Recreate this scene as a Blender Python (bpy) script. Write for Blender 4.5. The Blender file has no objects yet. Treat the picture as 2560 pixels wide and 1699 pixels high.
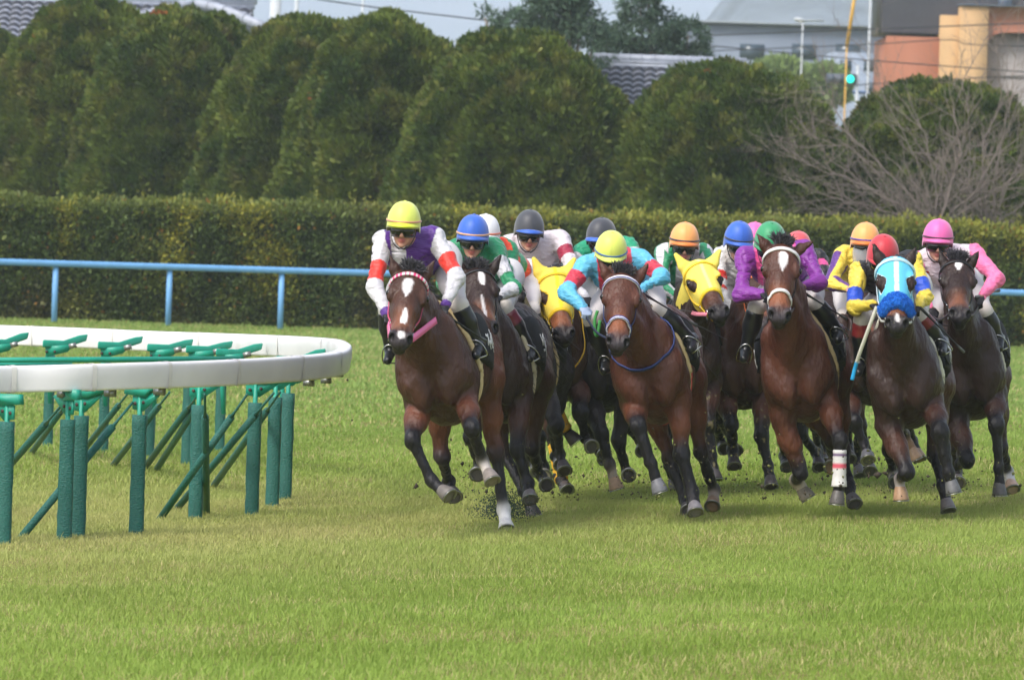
import bpy, math, random
import numpy as np
from mathutils import Vector, Matrix
R = math.radians
rng = np.random.default_rng(7)
random.seed(7)
sc = bpy.context.scene
col = sc.collection

# ------------------------------------------------------------------ camera, world, sun, exposure
CAM_H, ROLL, FPX = 2.1, R(1.9), 15400.0
PITCH = math.atan((849.5 - 550.0) / FPX)
cF = np.array([0, math.cos(PITCH), -math.sin(PITCH)])
_u0 = np.array([0, math.sin(PITCH), math.cos(PITCH)])
_r0 = np.array([1.0, 0, 0])
cR = _r0 * math.cos(ROLL) + _u0 * math.sin(ROLL)
cU = _u0 * math.cos(ROLL) - _r0 * math.sin(ROLL)
cP = np.array([0, 0, CAM_H])
cam_d = bpy.data.cameras.new('camera'); cam = bpy.data.objects.new('camera', cam_d); col.objects.link(cam)
cam.matrix_world = Matrix([[cR[0], cU[0], -cF[0], cP[0]], [cR[1], cU[1], -cF[1], cP[1]], [cR[2], cU[2], -cF[2], cP[2]], [0, 0, 0, 1]])
cam_d.sensor_width = 36; cam_d.lens = 36 * FPX / 2560
cam_d.clip_start = 0.5; cam_d.clip_end = 6000
cam_d.dof.use_dof = True; cam_d.dof.focus_distance = 41.5; cam_d.dof.aperture_fstop = 8
sc.camera = cam

SUN_EL, SUN_AZ = R(50), R(222)       # azimuth measured from +Y towards +X
wd = bpy.data.worlds.new("World"); sc.world = wd; wd.use_nodes = True
nt = wd.node_tree; bg = nt.nodes['Background']
sky = nt.nodes.new('ShaderNodeTexSky'); sky.sky_type = 'NISHITA'; sky.sun_disc = False
sky.sun_elevation = SUN_EL; sky.sun_rotation = SUN_AZ; sky.dust_density = 3.0; sky.air_density = 1.0
hs = nt.nodes.new('ShaderNodeHueSaturation'); hs.inputs['Saturation'].default_value = 0.6
nt.links.new(sky.outputs[0], hs.inputs['Color']); nt.links.new(hs.outputs[0], bg.inputs[0])
bg.inputs[1].default_value = 0.15
sl = bpy.data.lights.new('sun', 'SUN'); so = bpy.data.objects.new('sun', sl); col.objects.link(so)
sl.energy = 1.35; sl.angle = R(16); sl.color = (1, .96, .9)
sd = Vector((math.sin(SUN_AZ) * math.cos(SUN_EL), math.cos(SUN_AZ) * math.cos(SUN_EL), math.sin(SUN_EL)))
so.rotation_euler = sd.to_track_quat('Z', 'Y').to_euler(); so.location = (0, 0, 50)
sc.view_settings.view_transform = 'Standard'; sc.view_settings.look = 'None'; sc.view_settings.gamma = 1
sc.view_settings.exposure = 0.7
sc.cycles.max_bounces = 6; sc.cycles.diffuse_bounces = 3; sc.cycles.glossy_bounces = 2
sc.cycles.transmission_bounces = 4; sc.cycles.volume_bounces = 1; sc.cycles.transparent_max_bounces = 6
sc.cycles.use_denoising = True

# ------------------------------------------------------------------ small maths
def A(*v): return np.array(v, dtype=float)
def nrm(v):
    v = np.asarray(v, float); return v / max(1e-9, np.linalg.norm(v))
def W(px, py, D):
    "world point seen at source pixel (px, py) at depth D metres"
    return cP + cF * D + cR * ((px - 1280) / FPX * D) - cU * ((py - 849.5) / FPX * D)
def gz(x, y):
    "height of the banked ground"
    f = np.clip((np.asarray(y, float) - 58) / 40, 0, 1); f = 1 - f * f * (3 - 2 * f)
    return 0.033 * np.clip(np.asarray(x, float), -14, 14) * f
def G(px, D):
    "ground point under column px at depth about D"
    lo, hi = 300, 3000
    for _ in range(40):
        m = (lo + hi) / 2; p = W(px, m, D)
        if p[2] > gz(p[0], p[1]): lo = m
        else: hi = m
    return W(px, lo, D)
def s2l(c):
    c = np.asarray(c, float) / 255.0
    return np.where(c <= .04045, c / 12.92, ((c + .055) / 1.055) ** 2.4)
def _h(i, j, k, s):
    n = (i * 374761393 + j * 668265263 + k * 2147483647 + s * 1274126177) & 0xffffffff
    n = ((n ^ (n >> 13)) * 1274126177) & 0xffffffff
    return ((n ^ (n >> 16)) & 0xffff) / 65535.0
def vn(P, sc_=1.0, seed=0):
    "smooth value noise 0..1"
    P = np.asarray(P, float) * sc_; I = np.floor(P).astype(np.int64); f = P - I; f = f * f * (3 - 2 * f)
    r = 0
    for dx in (0, 1):
        for dy in (0, 1):
            for dz in (0, 1):
                w = (f[..., 0] if dx else 1 - f[..., 0]) * (f[..., 1] if dy else 1 - f[..., 1]) * (f[..., 2] if dz else 1 - f[..., 2])
                r = r + w * _h(I[..., 0] + dx, I[..., 1] + dy, I[..., 2] + dz, seed)
    return r
def fbm(P, s, seed=0, o=3):
    r = 0; a = 1; t = 0
    for i in range(o): r = r + a * vn(P, s * 2 ** i, seed + i); t += a; a *= .5
    return r / t

# ------------------------------------------------------------------ objects and meshes
def tag(o, label=None, cat=None, group=None, kind=None):
    if label: o['label'] = label
    if cat: o['category'] = cat
    if group: o['group'] = group
    if kind: o['kind'] = kind
    return o
def empty(name, loc, label, cat, group=None):
    o = bpy.data.objects.new(name, None); col.objects.link(o); o.location = loc; o.empty_display_size = .2
    return tag(o, label, cat, group)
def world_loc(o):
    l = Vector((0, 0, 0))
    while o is not None: l = l + o.location; o = o.parent
    return np.array(l)
def flist(F):
    if not isinstance(F, (list, tuple)): return [F]
    if len(F) and np.ndim(F[0]) == 1: return [F]
    return F
def mk(name, V, F, mat, parent=None, cols=None, smooth=False, label=None, cat=None, group=None, kind=None, fmat=None):
    "V: (n,3) world coordinates; F: array or list of arrays of polygons of one size each"
    V = np.asarray(V, float).reshape(-1, 3)
    F = flist(F)
    F = [np.asarray(f, np.int64) for f in F if len(f)]
    off = world_loc(parent) if parent is not None else np.zeros(3)
    me = bpy.data.meshes.new(name)
    me.vertices.add(len(V)); me.vertices.foreach_set('co', (V - off).astype(np.float32).ravel())
    idx = np.concatenate([f.ravel() for f in F]); tot = np.concatenate([np.full(len(f), f.shape[1]) for f in F])
    st = np.concatenate([[0], np.cumsum(tot)[:-1]])
    me.loops.add(len(idx)); me.loops.foreach_set('vertex_index', idx.astype(np.int32))
    me.polygons.add(len(tot)); me.polygons.foreach_set('loop_start', st.astype(np.int32)); me.polygons.foreach_set('loop_total', tot.astype(np.int32))
    if smooth: me.polygons.foreach_set('use_smooth', np.ones(len(tot), bool))
    if fmat is not None: me.polygons.foreach_set('material_index', np.asarray(fmat, np.int32))
    me.update(calc_edges=True)
    if cols is not None:
        ca = me.color_attributes.new('Col', 'FLOAT_COLOR', 'POINT')
        c4 = np.ones((len(V), 4), np.float32); c4[:, :3] = np.asarray(cols).reshape(-1, 3) if np.ndim(cols) > 1 else np.tile(cols, (len(V), 1))
        ca.data.foreach_set('color', c4.ravel())
    for m in (mat if isinstance(mat, (list, tuple)) else [mat]): me.materials.append(m)
    o = bpy.data.objects.new(name, me); col.objects.link(o)
    if parent is not None: o.parent = parent
    return tag(o, label, cat, group, kind)

class MB:
    "mesh collector"
    def __init__(s): s.V = []; s.F = {}; s.C = []; s.n = 0
    def add(s, V, F, c=(1, 1, 1)):
        V = np.asarray(V, float).reshape(-1, 3)
        for f in flist(F):
            f = np.asarray(f, np.int64)
            if len(f): s.F.setdefault(f.shape[1], []).append(f + s.n)
        c = np.asarray(c, float)
        s.C.append(c if c.ndim > 1 else np.tile(c, (len(V), 1))); s.V.append(V); s.n += len(V); return s
    def box(s, c, size, ax=None, colr=(1, 1, 1)):
        ax = np.eye(3) if ax is None else np.asarray(ax)
        v = np.array([[x, y, z] for x in (-.5, .5) for y in (-.5, .5) for z in (-.5, .5)]) * np.asarray(size)
        return s.add(np.asarray(c) + v @ ax, [[0, 1, 3, 2], [4, 6, 7, 5], [0, 4, 5, 1], [2, 3, 7, 6], [0, 2, 6, 4], [1, 5, 7, 3]], colr)
    def tube(s, P, r, n=10, colr=(1, 1, 1), side=None, fl=1.0, cap=True):
        P = np.asarray(P, float); m = len(P); r = np.broadcast_to(np.asarray(r, float), (m,))
        T = np.gradient(P, axis=0); T /= np.linalg.norm(T, axis=1)[:, None] + 1e-12
        up = A(0, 0, 1) if side is None else np.asarray(side, float)
        V = []; prev = None
        for i in range(m):
            u = np.cross(T[i], up)
            if np.linalg.norm(u) < .15: u = np.cross(T[i], A(0, 1, 0.1)) if prev is None else prev
            u = nrm(u); prev = u; w = np.cross(T[i], u)
            a = np.arange(n) * 2 * math.pi / n
            V.append(P[i] + r[i] * (np.cos(a)[:, None] * u * 1.0 + np.sin(a)[:, None] * w * fl))
        V = np.concatenate(V); q = []
        for i in range(m - 1):
            for j in range(n): q.append([i * n + j, i * n + (j + 1) % n, (i + 1) * n + (j + 1) % n, (i + 1) * n + j])
        c = np.asarray(colr, float); c = np.repeat(c, n, axis=0) if c.ndim > 1 else c
        F = [q]
        if cap: F.append([list(range(n))[::-1], [(m - 1) * n + j for j in range(n)]])
        return s.add(V, F, c)
    def strap(s, P, N, w, t=.004, colr=(1, 1, 1)):
        "flat band along P; N = outward directions"
        P = np.asarray(P, float); N = np.asarray(N, float); N = np.broadcast_to(N, P.shape)
        T = np.gradient(P, axis=0); S = np.cross(T, N); S /= np.linalg.norm(S, axis=1)[:, None] + 1e-12
        N = np.cross(S, T); N /= np.linalg.norm(N, axis=1)[:, None] + 1e-12
        m = len(P); V = np.stack([P - S * w / 2, P + S * w / 2, P + S * w / 2 + N * t, P - S * w / 2 + N * t], 1).reshape(-1, 3); q = []
        for i in range(m - 1):
            for j in range(4): q.append([i * 4 + j, i * 4 + (j + 1) % 4, (i + 1) * 4 + (j + 1) % 4, (i + 1) * 4 + j])
        q += [[3, 2, 1, 0], [(m - 1) * 4 + j for j in range(4)]]
        c = np.asarray(colr, float); c = np.repeat(c, 4, axis=0) if c.ndim > 1 else c
        return s.add(V, q, c)
    def out(s, name, mat, parent=None, smooth=False, vc=True, **k):
        F = [np.concatenate(v) for v in s.F.values()]
        return mk(name, np.concatenate(s.V), F, mat, parent, np.concatenate(s.C) if vc else None, smooth, **k)
def bez(P, n=12):
    "smooth curve through points"
    P = np.asarray(P, float); m = len(P); Q = np.concatenate([[2 * P[0] - P[1]], P, [2 * P[-1] - P[-2]]]); out = []
    for i in range(m - 1):
        for t in np.linspace(0, 1, n, endpoint=False):
            a, b, c, d = Q[i], Q[i + 1], Q[i + 2], Q[i + 3]
            out.append(.5 * (2 * b + (c - a) * t + (2 * a - 5 * b + 4 * c - d) * t * t + (3 * b - a - 3 * c + d) * t ** 3))
    out.append(P[-1]); return np.array(out)

# ------------------------------------------------------------------ implicit modelling
class Cap:
    def __init__(s, a, b, ra, rb, k=.04, u=None, f=1.0, colr=None, name=None):
        s.a = np.asarray(a, float); s.b = np.asarray(b, float); s.ra = ra; s.rb = rb; s.k = k; s.f = f; s.u = None if u is None else nrm(u); s.c = colr; s.name = name
    def bb(s):
        r = max(s.ra, s.rb) * max(1, s.f); return np.minimum(s.a, s.b) - r, np.maximum(s.a, s.b) + r
    def t(s, P):
        ab = s.b - s.a; return np.clip(((P - s.a) @ ab) / max(1e-9, ab @ ab), 0, 1)
    def d(s, P):
        ab = s.b - s.a; v = P - s.a; t = np.clip((v @ ab) / max(1e-9, ab @ ab), 0, 1)
        q = v - t[..., None] * ab
        if s.u is not None: q = q - (q @ s.u)[..., None] * s.u * (1 - 1 / s.f)
        return np.sqrt((q * q).sum(-1)) - (s.ra + (s.rb - s.ra) * t)
class Ell:
    def __init__(s, c, r, ax=None, k=.04, colr=None, name=None):
        s.o = np.asarray(c, float); s.r = np.asarray(r, float); s.ax = np.eye(3) if ax is None else np.asarray(ax, float); s.k = k; s.c = colr; s.name = name
    def bb(s):
        e = np.sqrt(((s.ax * s.r[:, None]) ** 2).sum(0)); return s.o - e, s.o + e
    def t(s, P): return np.zeros(P.shape[:-1])
    def d(s, P):
        q = (P - s.o) @ s.ax.T; k0 = np.sqrt(((q / s.r) ** 2).sum(-1)); k1 = np.sqrt(((q / s.r ** 2) ** 2).sum(-1))
        return k0 * (k0 - 1) / np.maximum(k1, 1e-6)
def smin(a, b, k):
    h = np.maximum(k - np.abs(a - b), 0) / k; return np.minimum(a, b) - h * h * k * .25
def field(prims, P):
    F = np.full(P.shape[:-1], 9.0)
    for p in prims: F = smin(F, p.d(P), p.k)
    return F
def grid(prims, h, grow=0.0, pad=None, cuts=None):
    lo = np.min([p.bb()[0] for p in prims], axis=0) - .05 - grow; hi = np.max([p.bb()[1] for p in prims], axis=0) + .05 + grow
    n = np.ceil((hi - lo) / h).astype(int) + 1
    F = np.full(n, .5, np.float32); X = [lo[i] + h * np.arange(n[i]) for i in range(3)]
    for p in prims:
        a, b = p.bb(); m = p.k + 2 * h + .01 + max(0, grow)
        i0 = np.clip(np.floor((a - m - lo) / h).astype(int), 0, n); i1 = np.clip(np.ceil((b + m - lo) / h).astype(int) + 1, 0, n)
        S = tuple(slice(i0[i], i1[i]) for i in range(3))
        P = np.stack(np.meshgrid(*[X[i][S[i]] for i in range(3)], indexing='ij'), -1)
        F[S] = smin(F[S], p.d(P) - grow, p.k)
    if cuts is not None:
        P = np.stack(np.meshgrid(*X, indexing='ij'), -1); F = np.maximum(F, cuts(P))
    return F, lo
def surfnet(F, lo, h):
    S = F < 0
    c = [S[i:F.shape[0] - 1 + i, j:F.shape[1] - 1 + j, k:F.shape[2] - 1 + k] for i in (0, 1) for j in (0, 1) for k in (0, 1)]
    cnt = sum(x.astype(np.int8) for x in c); act = (cnt > 0) & (cnt < 8)
    I = np.argwhere(act); idx = np.full(act.shape, -1, np.int64); idx[act] = np.arange(len(I))
    off = np.array([[i, j, k] for i in (0, 1) for j in (0, 1) for k in (0, 1)])
    vals = np.stack([F[I[:, 0] + o[0], I[:, 1] + o[1], I[:, 2] + o[2]] for o in off], 1)
    acc = np.zeros((len(I), 3)); n = np.zeros(len(I))
    for a in range(8):
        for b in range(a + 1, 8):
            if np.abs(off[a] - off[b]).sum() != 1: continue
            va, vb = vals[:, a], vals[:, b]; m = (va < 0) != (vb < 0)
            t = np.where(m, va / np.where(m, va - vb, 1), 0)
            acc += np.where(m[:, None], off[a] + t[:, None] * (off[b] - off[a]), 0); n += m
    V = lo + h * (I + acc / n[:, None]); Q = []
    for ax in range(3):
        o1, o2 = [(1, 2), (2, 0), (0, 1)][ax]
        sl0 = [slice(None)] * 3; sl1 = [slice(None)] * 3; sl0[ax] = slice(0, -1); sl1[ax] = slice(1, None)
        s0, s1 = S[tuple(sl0)], S[tuple(sl1)]; E = np.argwhere(s0 != s1)
        E = E[(E[:, o1] > 0) & (E[:, o2] > 0) & (E[:, o1] < act.shape[o1]) & (E[:, o2] < act.shape[o2])]
        f = s0[E[:, 0], E[:, 1], E[:, 2]]
        def g(d1, d2):
            e = E.copy(); e[:, o1] -= d1; e[:, o2] -= d2; return idx[e[:, 0], e[:, 1], e[:, 2]]
        q = np.stack([g(1, 1), g(0, 1), g(0, 0), g(1, 0)], 1); q[~f] = q[~f][:, ::-1]; Q.append(q)
    Q = np.concatenate(Q); return V, Q[(Q >= 0).all(1)]
def paint(prims, V, sig=.012):
    "blend of the primitives' own colours near each vertex"
    ps = [p for p in prims if p.c is not None]
    D = np.stack([p.d(V) for p in ps], 1); D -= D.min(1)[:, None]
    Wt = np.exp(-D / sig); Wt /= Wt.sum(1)[:, None]; out = np.zeros((len(V), 3))
    for i, p in enumerate(ps):
        c = p.c
        if isinstance(c, tuple) and len(c) == 2 and np.ndim(c[0]) == 1:
            t = p.t(V)[:, None]; t = np.clip((t - .15) / .7, 0, 1); c = np.asarray(c[0]) * (1 - t) + np.asarray(c[1]) * t
        elif callable(c): c = c(V, p.t(V))
        out += Wt[:, i:i + 1] * c
    return out
def nearest(prims, V):
    D = np.stack([p.d(V) for p in prims], 1); return D.argmin(1)

# ------------------------------------------------------------------ materials
def new_mat(name):
    m = bpy.data.materials.new(name); m.use_nodes = True; return m, m.node_tree.nodes, m.node_tree.links
def mat(name, c=None, rough=.6, bump=0, bscale=30, metal=0, spec=.5, var=.12, vscale=6, sheen=0, coat=0, vc=False, stretch=None, bdist=.01, trans=0):
    "plain or vertex coloured surface with noise variation and relief"
    m, N, L = new_mat(name); b = N['Principled BSDF']
    b.inputs['Roughness'].default_value = rough; b.inputs['Metallic'].default_value = metal; b.inputs['Specular IOR Level'].default_value = spec
    if sheen: b.inputs['Sheen Weight'].default_value = sheen
    if coat: b.inputs['Coat Weight'].default_value = coat; b.inputs['Coat Roughness'].default_value = .15
    tc = N.new('ShaderNodeTexCoord'); src = tc.outputs['Object']
    if stretch:
        mp = N.new('ShaderNodeMapping'); mp.inputs['Scale'].default_value = stretch; L.new(src, mp.inputs[0]); src = mp.outputs[0]
    if vc:
        a = N.new('ShaderNodeVertexColor'); a.layer_name = 'Col'; base = a.outputs[0]
    else:
        a = N.new('ShaderNodeRGB'); a.outputs[0].default_value = (*c, 1); base = a.outputs[0]
    if var:
        n = N.new('ShaderNodeTexNoise'); n.inputs['Scale'].default_value = vscale; n.inputs['Detail'].default_value = 5; L.new(src, n.inputs['Vector'])
        mr = N.new('ShaderNodeMapRange'); mr.inputs[1].default_value = .25; mr.inputs[2].default_value = .75; mr.inputs[3].default_value = 1 - var; mr.inputs[4].default_value = 1 + var
        L.new(n.outputs[0], mr.inputs[0]); mx = N.new('ShaderNodeVectorMath'); mx.operation = 'SCALE'; L.new(base, mx.inputs[0]); L.new(mr.outputs[0], mx.inputs['Scale']); base = mx.outputs[0]
    L.new(base, b.inputs['Base Color'])
    if bump:
        n2 = N.new('ShaderNodeTexNoise'); n2.inputs['Scale'].default_value = bscale; n2.inputs['Detail'].default_value = 6; L.new(src, n2.inputs['Vector'])
        bp = N.new('ShaderNodeBump'); bp.inputs['Strength'].default_value = bump; bp.inputs['Distance'].default_value = bdist
        L.new(n2.outputs[0], bp.inputs['Height']); L.new(bp.outputs[0], b.inputs['Normal'])
    if trans:
        tr = N.new('ShaderNodeBsdfTranslucent'); L.new(base, tr.inputs[0]); ms = N.new('ShaderNodeMixShader'); ms.inputs[0].default_value = trans
        o = N['Material Output']; L.new(b.outputs[0], ms.inputs[1]); L.new(tr.outputs[0], ms.inputs[2]); L.new(ms.outputs[0], o.inputs['Surface'])
    return m

# ================================================================== SETTING
def GD(px, py):
    lo, hi = 15.0, 400.0
    for _ in range(50):
        m = (lo + hi) / 2; p = W(px, py, m)
        if p[2] > gz(p[0], p[1]): lo = m
        else: hi = m
    return lo
def onground(px, py): return W(px, py, GD(px, py))
M_metal = mat('galvanised steel', s2l((150, 152, 150)), .4, metal=.8, var=.1)
M_white = mat('white rail plastic', s2l((240, 238, 242)), .35, var=.10, vscale=2.2, bump=.15, bscale=8)
M_joint = mat('rail joint plastic', s2l((228, 225, 222)), .4)
M_teal = mat('teal painted steel', s2l((26, 152, 128)), .45, var=.12, vscale=9)
M_pad = mat('dark green pad vinyl', s2l((28, 100, 90)), .5, bump=.9, bscale=9, stretch=(6, 6, 16), bdist=.012, var=.1)
M_blue = mat('pale blue painted steel', s2l((112, 168, 220)), .5, var=.1, vscale=5)
M_dark = mat('dark bolt', s2l((70, 50, 45)), .6)

# ---- ground
def ground():
    ys = np.concatenate([np.linspace(-30, 20, 6), np.linspace(24, 130, 107), np.linspace(140, 2600, 30)])
    xs = np.concatenate([np.linspace(-1500, -40, 12), np.linspace(-38, 38, 153), np.linspace(40, 1500, 12)])
    X, Y = np.meshgrid(xs, ys, indexing='ij'); Z = gz(X, Y)
    Z = Z + .02 * (fbm(np.stack([X, Y, 0 * X], -1), .8, 3) - .5) * (Y < 135) - np.clip((Y - 140) / 300, 0, 1) * 1.0
    V = np.stack([X, Y, Z], -1).reshape(-1, 3); n, m = X.shape
    i = np.arange(n - 1)[:, None] * m + np.arange(m - 1)[None]; i = i.ravel()
    F = np.stack([i, i + m, i + m + 1, i + 1], 1)
    mm, N, L = new_mat('turf'); b = N['Principled BSDF']; b.inputs['Roughness'].default_value = .9; b.inputs['Specular IOR Level'].default_value = .1
    tc = N.new('ShaderNodeTexCoord'); n1 = N.new('ShaderNodeTexNoise'); n1.inputs['Scale'].default_value = .5; n1.inputs['Detail'].default_value = 6
    n2 = N.new('ShaderNodeTexNoise'); n2.inputs['Scale'].default_value = 18; n2.inputs['Detail'].default_value = 6
    L.new(tc.outputs['Object'], n1.inputs[0]); L.new(tc.outputs['Object'], n2.inputs[0])
    r = N.new('ShaderNodeValToRGB'); r.color_ramp.elements[0].position = .4; r.color_ramp.elements[0].color = (*s2l((126, 144, 58)), 1)
    r.color_ramp.elements[1].position = .62; r.color_ramp.elements[1].color = (*s2l((140, 138, 78)), 1); L.new(n1.outputs[0], r.inputs[0])
    r2 = N.new('ShaderNodeValToRGB'); r2.color_ramp.elements[0].position = .3; r2.color_ramp.elements[0].color = (.45, .4, .35, 1); r2.color_ramp.elements[1].position = .7; r2.color_ramp.elements[1].color = (1.1, 1.1, 1.1, 1)
    L.new(n2.outputs[0], r2.inputs[0]); mx = N.new('ShaderNodeVectorMath'); mx.operation = 'MULTIPLY'; L.new(r.outputs[0], mx.inputs[0]); L.new(r2.outputs[0], mx.inputs[1]); L.new(mx.outputs[0], b.inputs['Base Color'])
    mk('ground', V, F, mm, smooth=True, kind='structure')
ground()

# ---- grass blades, one mass
def turf_colour(P):
    x, y = P[:, 0], P[:, 1]; X3 = np.stack([x, y * .45, 0 * x], 1)
    g_fresh = s2l((152, 176, 82)); g_deep = s2l((136, 160, 68)); g_straw = s2l((184, 184, 114)); g_far = s2l((140, 166, 90))
    a = np.clip((fbm(X3, .9, 11) - .38) * 4, 0, 1)[:, None]; c = g_fresh * a + g_deep * (1 - a)
    # worn straw coloured strip where the field gallops and inside the rail
    w = np.exp(-((y - 43 - .6 * x) / 5.5) ** 2) * .40 + np.exp(-(((x + 3.0) / 2.6) ** 2 + ((y - 44) / 8.0) ** 2)) * .7
    w = np.clip(w * (.45 + 1.1 * fbm(X3, 1.7, 21)), 0, 1)[:, None]; c = c * (1 - w) + g_straw * w
    f = np.clip((y - 52) / 20, 0, 1)[:, None]; c = c * (1 - f * .8) + g_far * f * .8
    return c
def grass():
    Vs, Fs4, Fs3, Cs = [], [], [], []; n0 = 0
    zones = [(25.5, 33, 1300, .044, .0030), (33, 48, 1600, .042, .0029), (48, 62, 620, .048, .0050), (62, 118, 130, .055, .012)]
    for y0, y1, dens, hgt, wid in zones:
        hw = lambda y: y * .0832 * 1.09 + 1.6
        n = int((y1 - y0) * (hw(y0) + hw(y1)) * dens)
        y = y0 + (y1 - y0) * rng.random(n * 2); x = (rng.random(n * 2) * 2 - 1) * hw(y1); k = np.abs(x) < hw(y); x, y = x[k], y[k]; n = len(x)
        z = gz(x, y); P = np.stack([x, y, 0 * x], 1)
        cl = fbm(P, 3.0, 5); cl2 = fbm(P, .7, 8)
        h = hgt * (.45 + .75 * rng.random(n)) * (.55 + .9 * cl) * (.75 + .5 * cl2); h *= np.where(rng.random(n) < .03, 1.7, 1)
        th = rng.random(n) * math.pi; wv = np.stack([np.cos(th), np.sin(th) * .6, 0 * th], 1) * (wid * (.6 + .8 * rng.random(n)))[:, None]
        lean = rng.normal(0, .35, (n, 2)) + [.06, 0]
        B = np.stack([x, y, z - .01], 1); mid = B + np.stack([lean[:, 0] * h * .35, lean[:, 1] * h * .35, h * .62], 1)
        tip = B + np.stack([lean[:, 0] * h * 1.1, lean[:, 1] * h * 1.1, h], 1)
        V = np.stack([B - wv, B + wv, mid + wv * .7, mid - wv * .7, tip], 1).reshape(-1, 3)
        i = n0 + np.arange(n) * 5; Fs4.append(np.stack([i, i + 1, i + 2, i + 3], 1)); Fs3.append(np.stack([i + 3, i + 2, i + 4], 1)); n0 += 5 * n
        c = turf_colour(P); v = .85 + .28 * rng.random((n, 1)); c = c * v
        st = (rng.random((n, 1)) < .04 + .25 * (fbm(P, 1.3, 31)[:, None] > .58)); c = np.where(st, s2l((196, 188, 128)) * (.7 + .4 * rng.random((n, 1))), c)
        Vs.append(V); Cs.append(np.repeat(c, 5, axis=0))
    mm = mat('grass blades', rough=.6, spec=.25, vc=True, var=0, trans=.35)
    mk('grass', np.concatenate(Vs), [np.concatenate(Fs4), np.concatenate(Fs3)], mm, cols=np.concatenate(Cs), kind='stuff', label='green and straw coloured turf of the race track', cat='grass')
grass()

# ---- leaves scattered over a surface
def leaves(V, Nn, n, size, up=.3, asp=.5, jit=.05, spread=1.0):
    i = rng.integers(0, len(V), n); p = V[i] + rng.normal(0, jit, (n, 3)); nn = Nn[i]
    d = nn + rng.normal(0, .6 * spread, (n, 3)) + [0, 0, up]; d /= np.linalg.norm(d, axis=1)[:, None]
    s = np.cross(d, rng.normal(0, 1, (n, 3))); s /= np.linalg.norm(s, axis=1)[:, None]
    l = size * (.6 + .8 * rng.random(n))[:, None]
    Q = np.stack([p - s * l * asp * .15, p + d * l * .45 - s * l * asp * .5, p + d * l, p + d * l * .5 + s * l * asp * .5], 1).reshape(-1, 3)
    f = np.arange(n)[:, None] * 4 + np.arange(4); return Q, f, i
def vnormals(V, F):
    fn = np.cross(V[F[:, 2]] - V[F[:, 0]], V[F[:, 3]] - V[F[:, 1]]); N = np.zeros_like(V)
    for k in range(4): np.add.at(N, F[:, k], fn)
    return N / (np.linalg.norm(N, axis=1)[:, None] + 1e-9)
M_leaf = mat('leaves', rough=.55, spec=.3, vc=True, var=0, trans=.2)
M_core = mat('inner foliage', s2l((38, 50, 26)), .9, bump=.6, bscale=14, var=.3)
M_bark = mat('grey bark', s2l((122, 112, 104)), .85, bump=.5, bscale=30, var=.2)

def dome_tree(px, D, topy, wpx, seed, label, lobes=6, ok=1.0):
    s = FPX / D; b = G(px, D); b[2] = gz(b[0], b[1]); H = W(px, topy, D)[2] - b[2]; r = wpx / 2 / s; rr = np.random.default_rng(seed)
    root = empty('topiary_tree', b, label, 'tree', 'clipped dome shaped trees behind the hedge')
    pr = [Ell(b + [0, 0, H * .52], (r * .93, r * .9, H * .46), k=.7), Ell(b + [0, 0, H * .3], (r * .98, r * .95, H * .3), k=.7)]
    for i in range(lobes):
        a = i * 2 * math.pi / lobes + rr.uniform(-.3, .3); q = rr.uniform(.62, .86)
        pr.append(Ell(b + [math.cos(a) * r * q, math.sin(a) * r * q * .9, H * rr.uniform(.12, .5)], (r * rr.uniform(.3, .42), r * .36, H * rr.uniform(.14, .24)), k=.35))
    h = .12; lo = np.min([p.bb()[0] for p in pr], axis=0) - .5; hi = np.max([p.bb()[1] for p in pr], axis=0) + .5
    lo[2] = b[2] + .35; X = [np.arange(lo[i], hi[i], h) for i in range(3)]
    P = np.stack(np.meshgrid(*X, indexing='ij'), -1); F = field(pr, P)
    F = F - (fbm(P, 1.1, seed, 2) - .5) * .42 - (vn(P, 3.2, seed + 5) - .5) * .38; F[:, :, 0] = 1
    V, Q = surfnet(F, lo, h); Nn = vnormals(V, Q)
    ext = F  # field
    k = Nn[:, 2] > -.75; V2, N2 = V[k], Nn[k]
    k = N2[:, 1] < .55; V2, N2 = V2[k], N2[k]
    n = 105000
    # foliage sprays lean together in curled flames: a slowly turning direction field
    ang = fbm(V2, 1.1, seed + 9) * 6; sw = np.stack([np.cos(ang) * .7, -.2 + 0 * ang, .75 + 0 * ang], 1)
    tf = np.clip(vn(V2, 3.1, seed + 12) - .35, 0, 1)[:, None]; V2 = V2 + (N2 * .8 + sw * .5) * tf * .16; Ql, f, i = leaves(V2, N2 * .8 + sw * .75, n, .135, up=.12, asp=.42, jit=.035, spread=.7)
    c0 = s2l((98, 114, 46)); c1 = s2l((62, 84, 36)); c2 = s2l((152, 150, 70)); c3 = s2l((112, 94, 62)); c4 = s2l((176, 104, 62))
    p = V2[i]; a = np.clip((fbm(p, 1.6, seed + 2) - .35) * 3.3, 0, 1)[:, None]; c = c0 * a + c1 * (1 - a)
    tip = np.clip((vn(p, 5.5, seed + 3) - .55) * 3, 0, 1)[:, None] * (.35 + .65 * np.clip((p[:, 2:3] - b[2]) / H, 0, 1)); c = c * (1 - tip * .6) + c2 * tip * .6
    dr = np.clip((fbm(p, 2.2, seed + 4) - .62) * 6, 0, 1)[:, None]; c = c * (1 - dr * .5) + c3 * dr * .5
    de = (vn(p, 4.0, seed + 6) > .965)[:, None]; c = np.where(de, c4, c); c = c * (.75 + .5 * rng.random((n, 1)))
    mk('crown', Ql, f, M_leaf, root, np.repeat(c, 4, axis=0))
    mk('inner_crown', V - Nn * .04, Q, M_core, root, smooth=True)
    t = MB(); t.tube([b - [0, 0, .1], b + [0, 0, H * .25], b + [0, 0, H * .55]], [.22, .17, .1], 10); t.out('trunk', M_bark, root, smooth=True, vc=False)
DT = 'rounded clipped tree '
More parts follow.
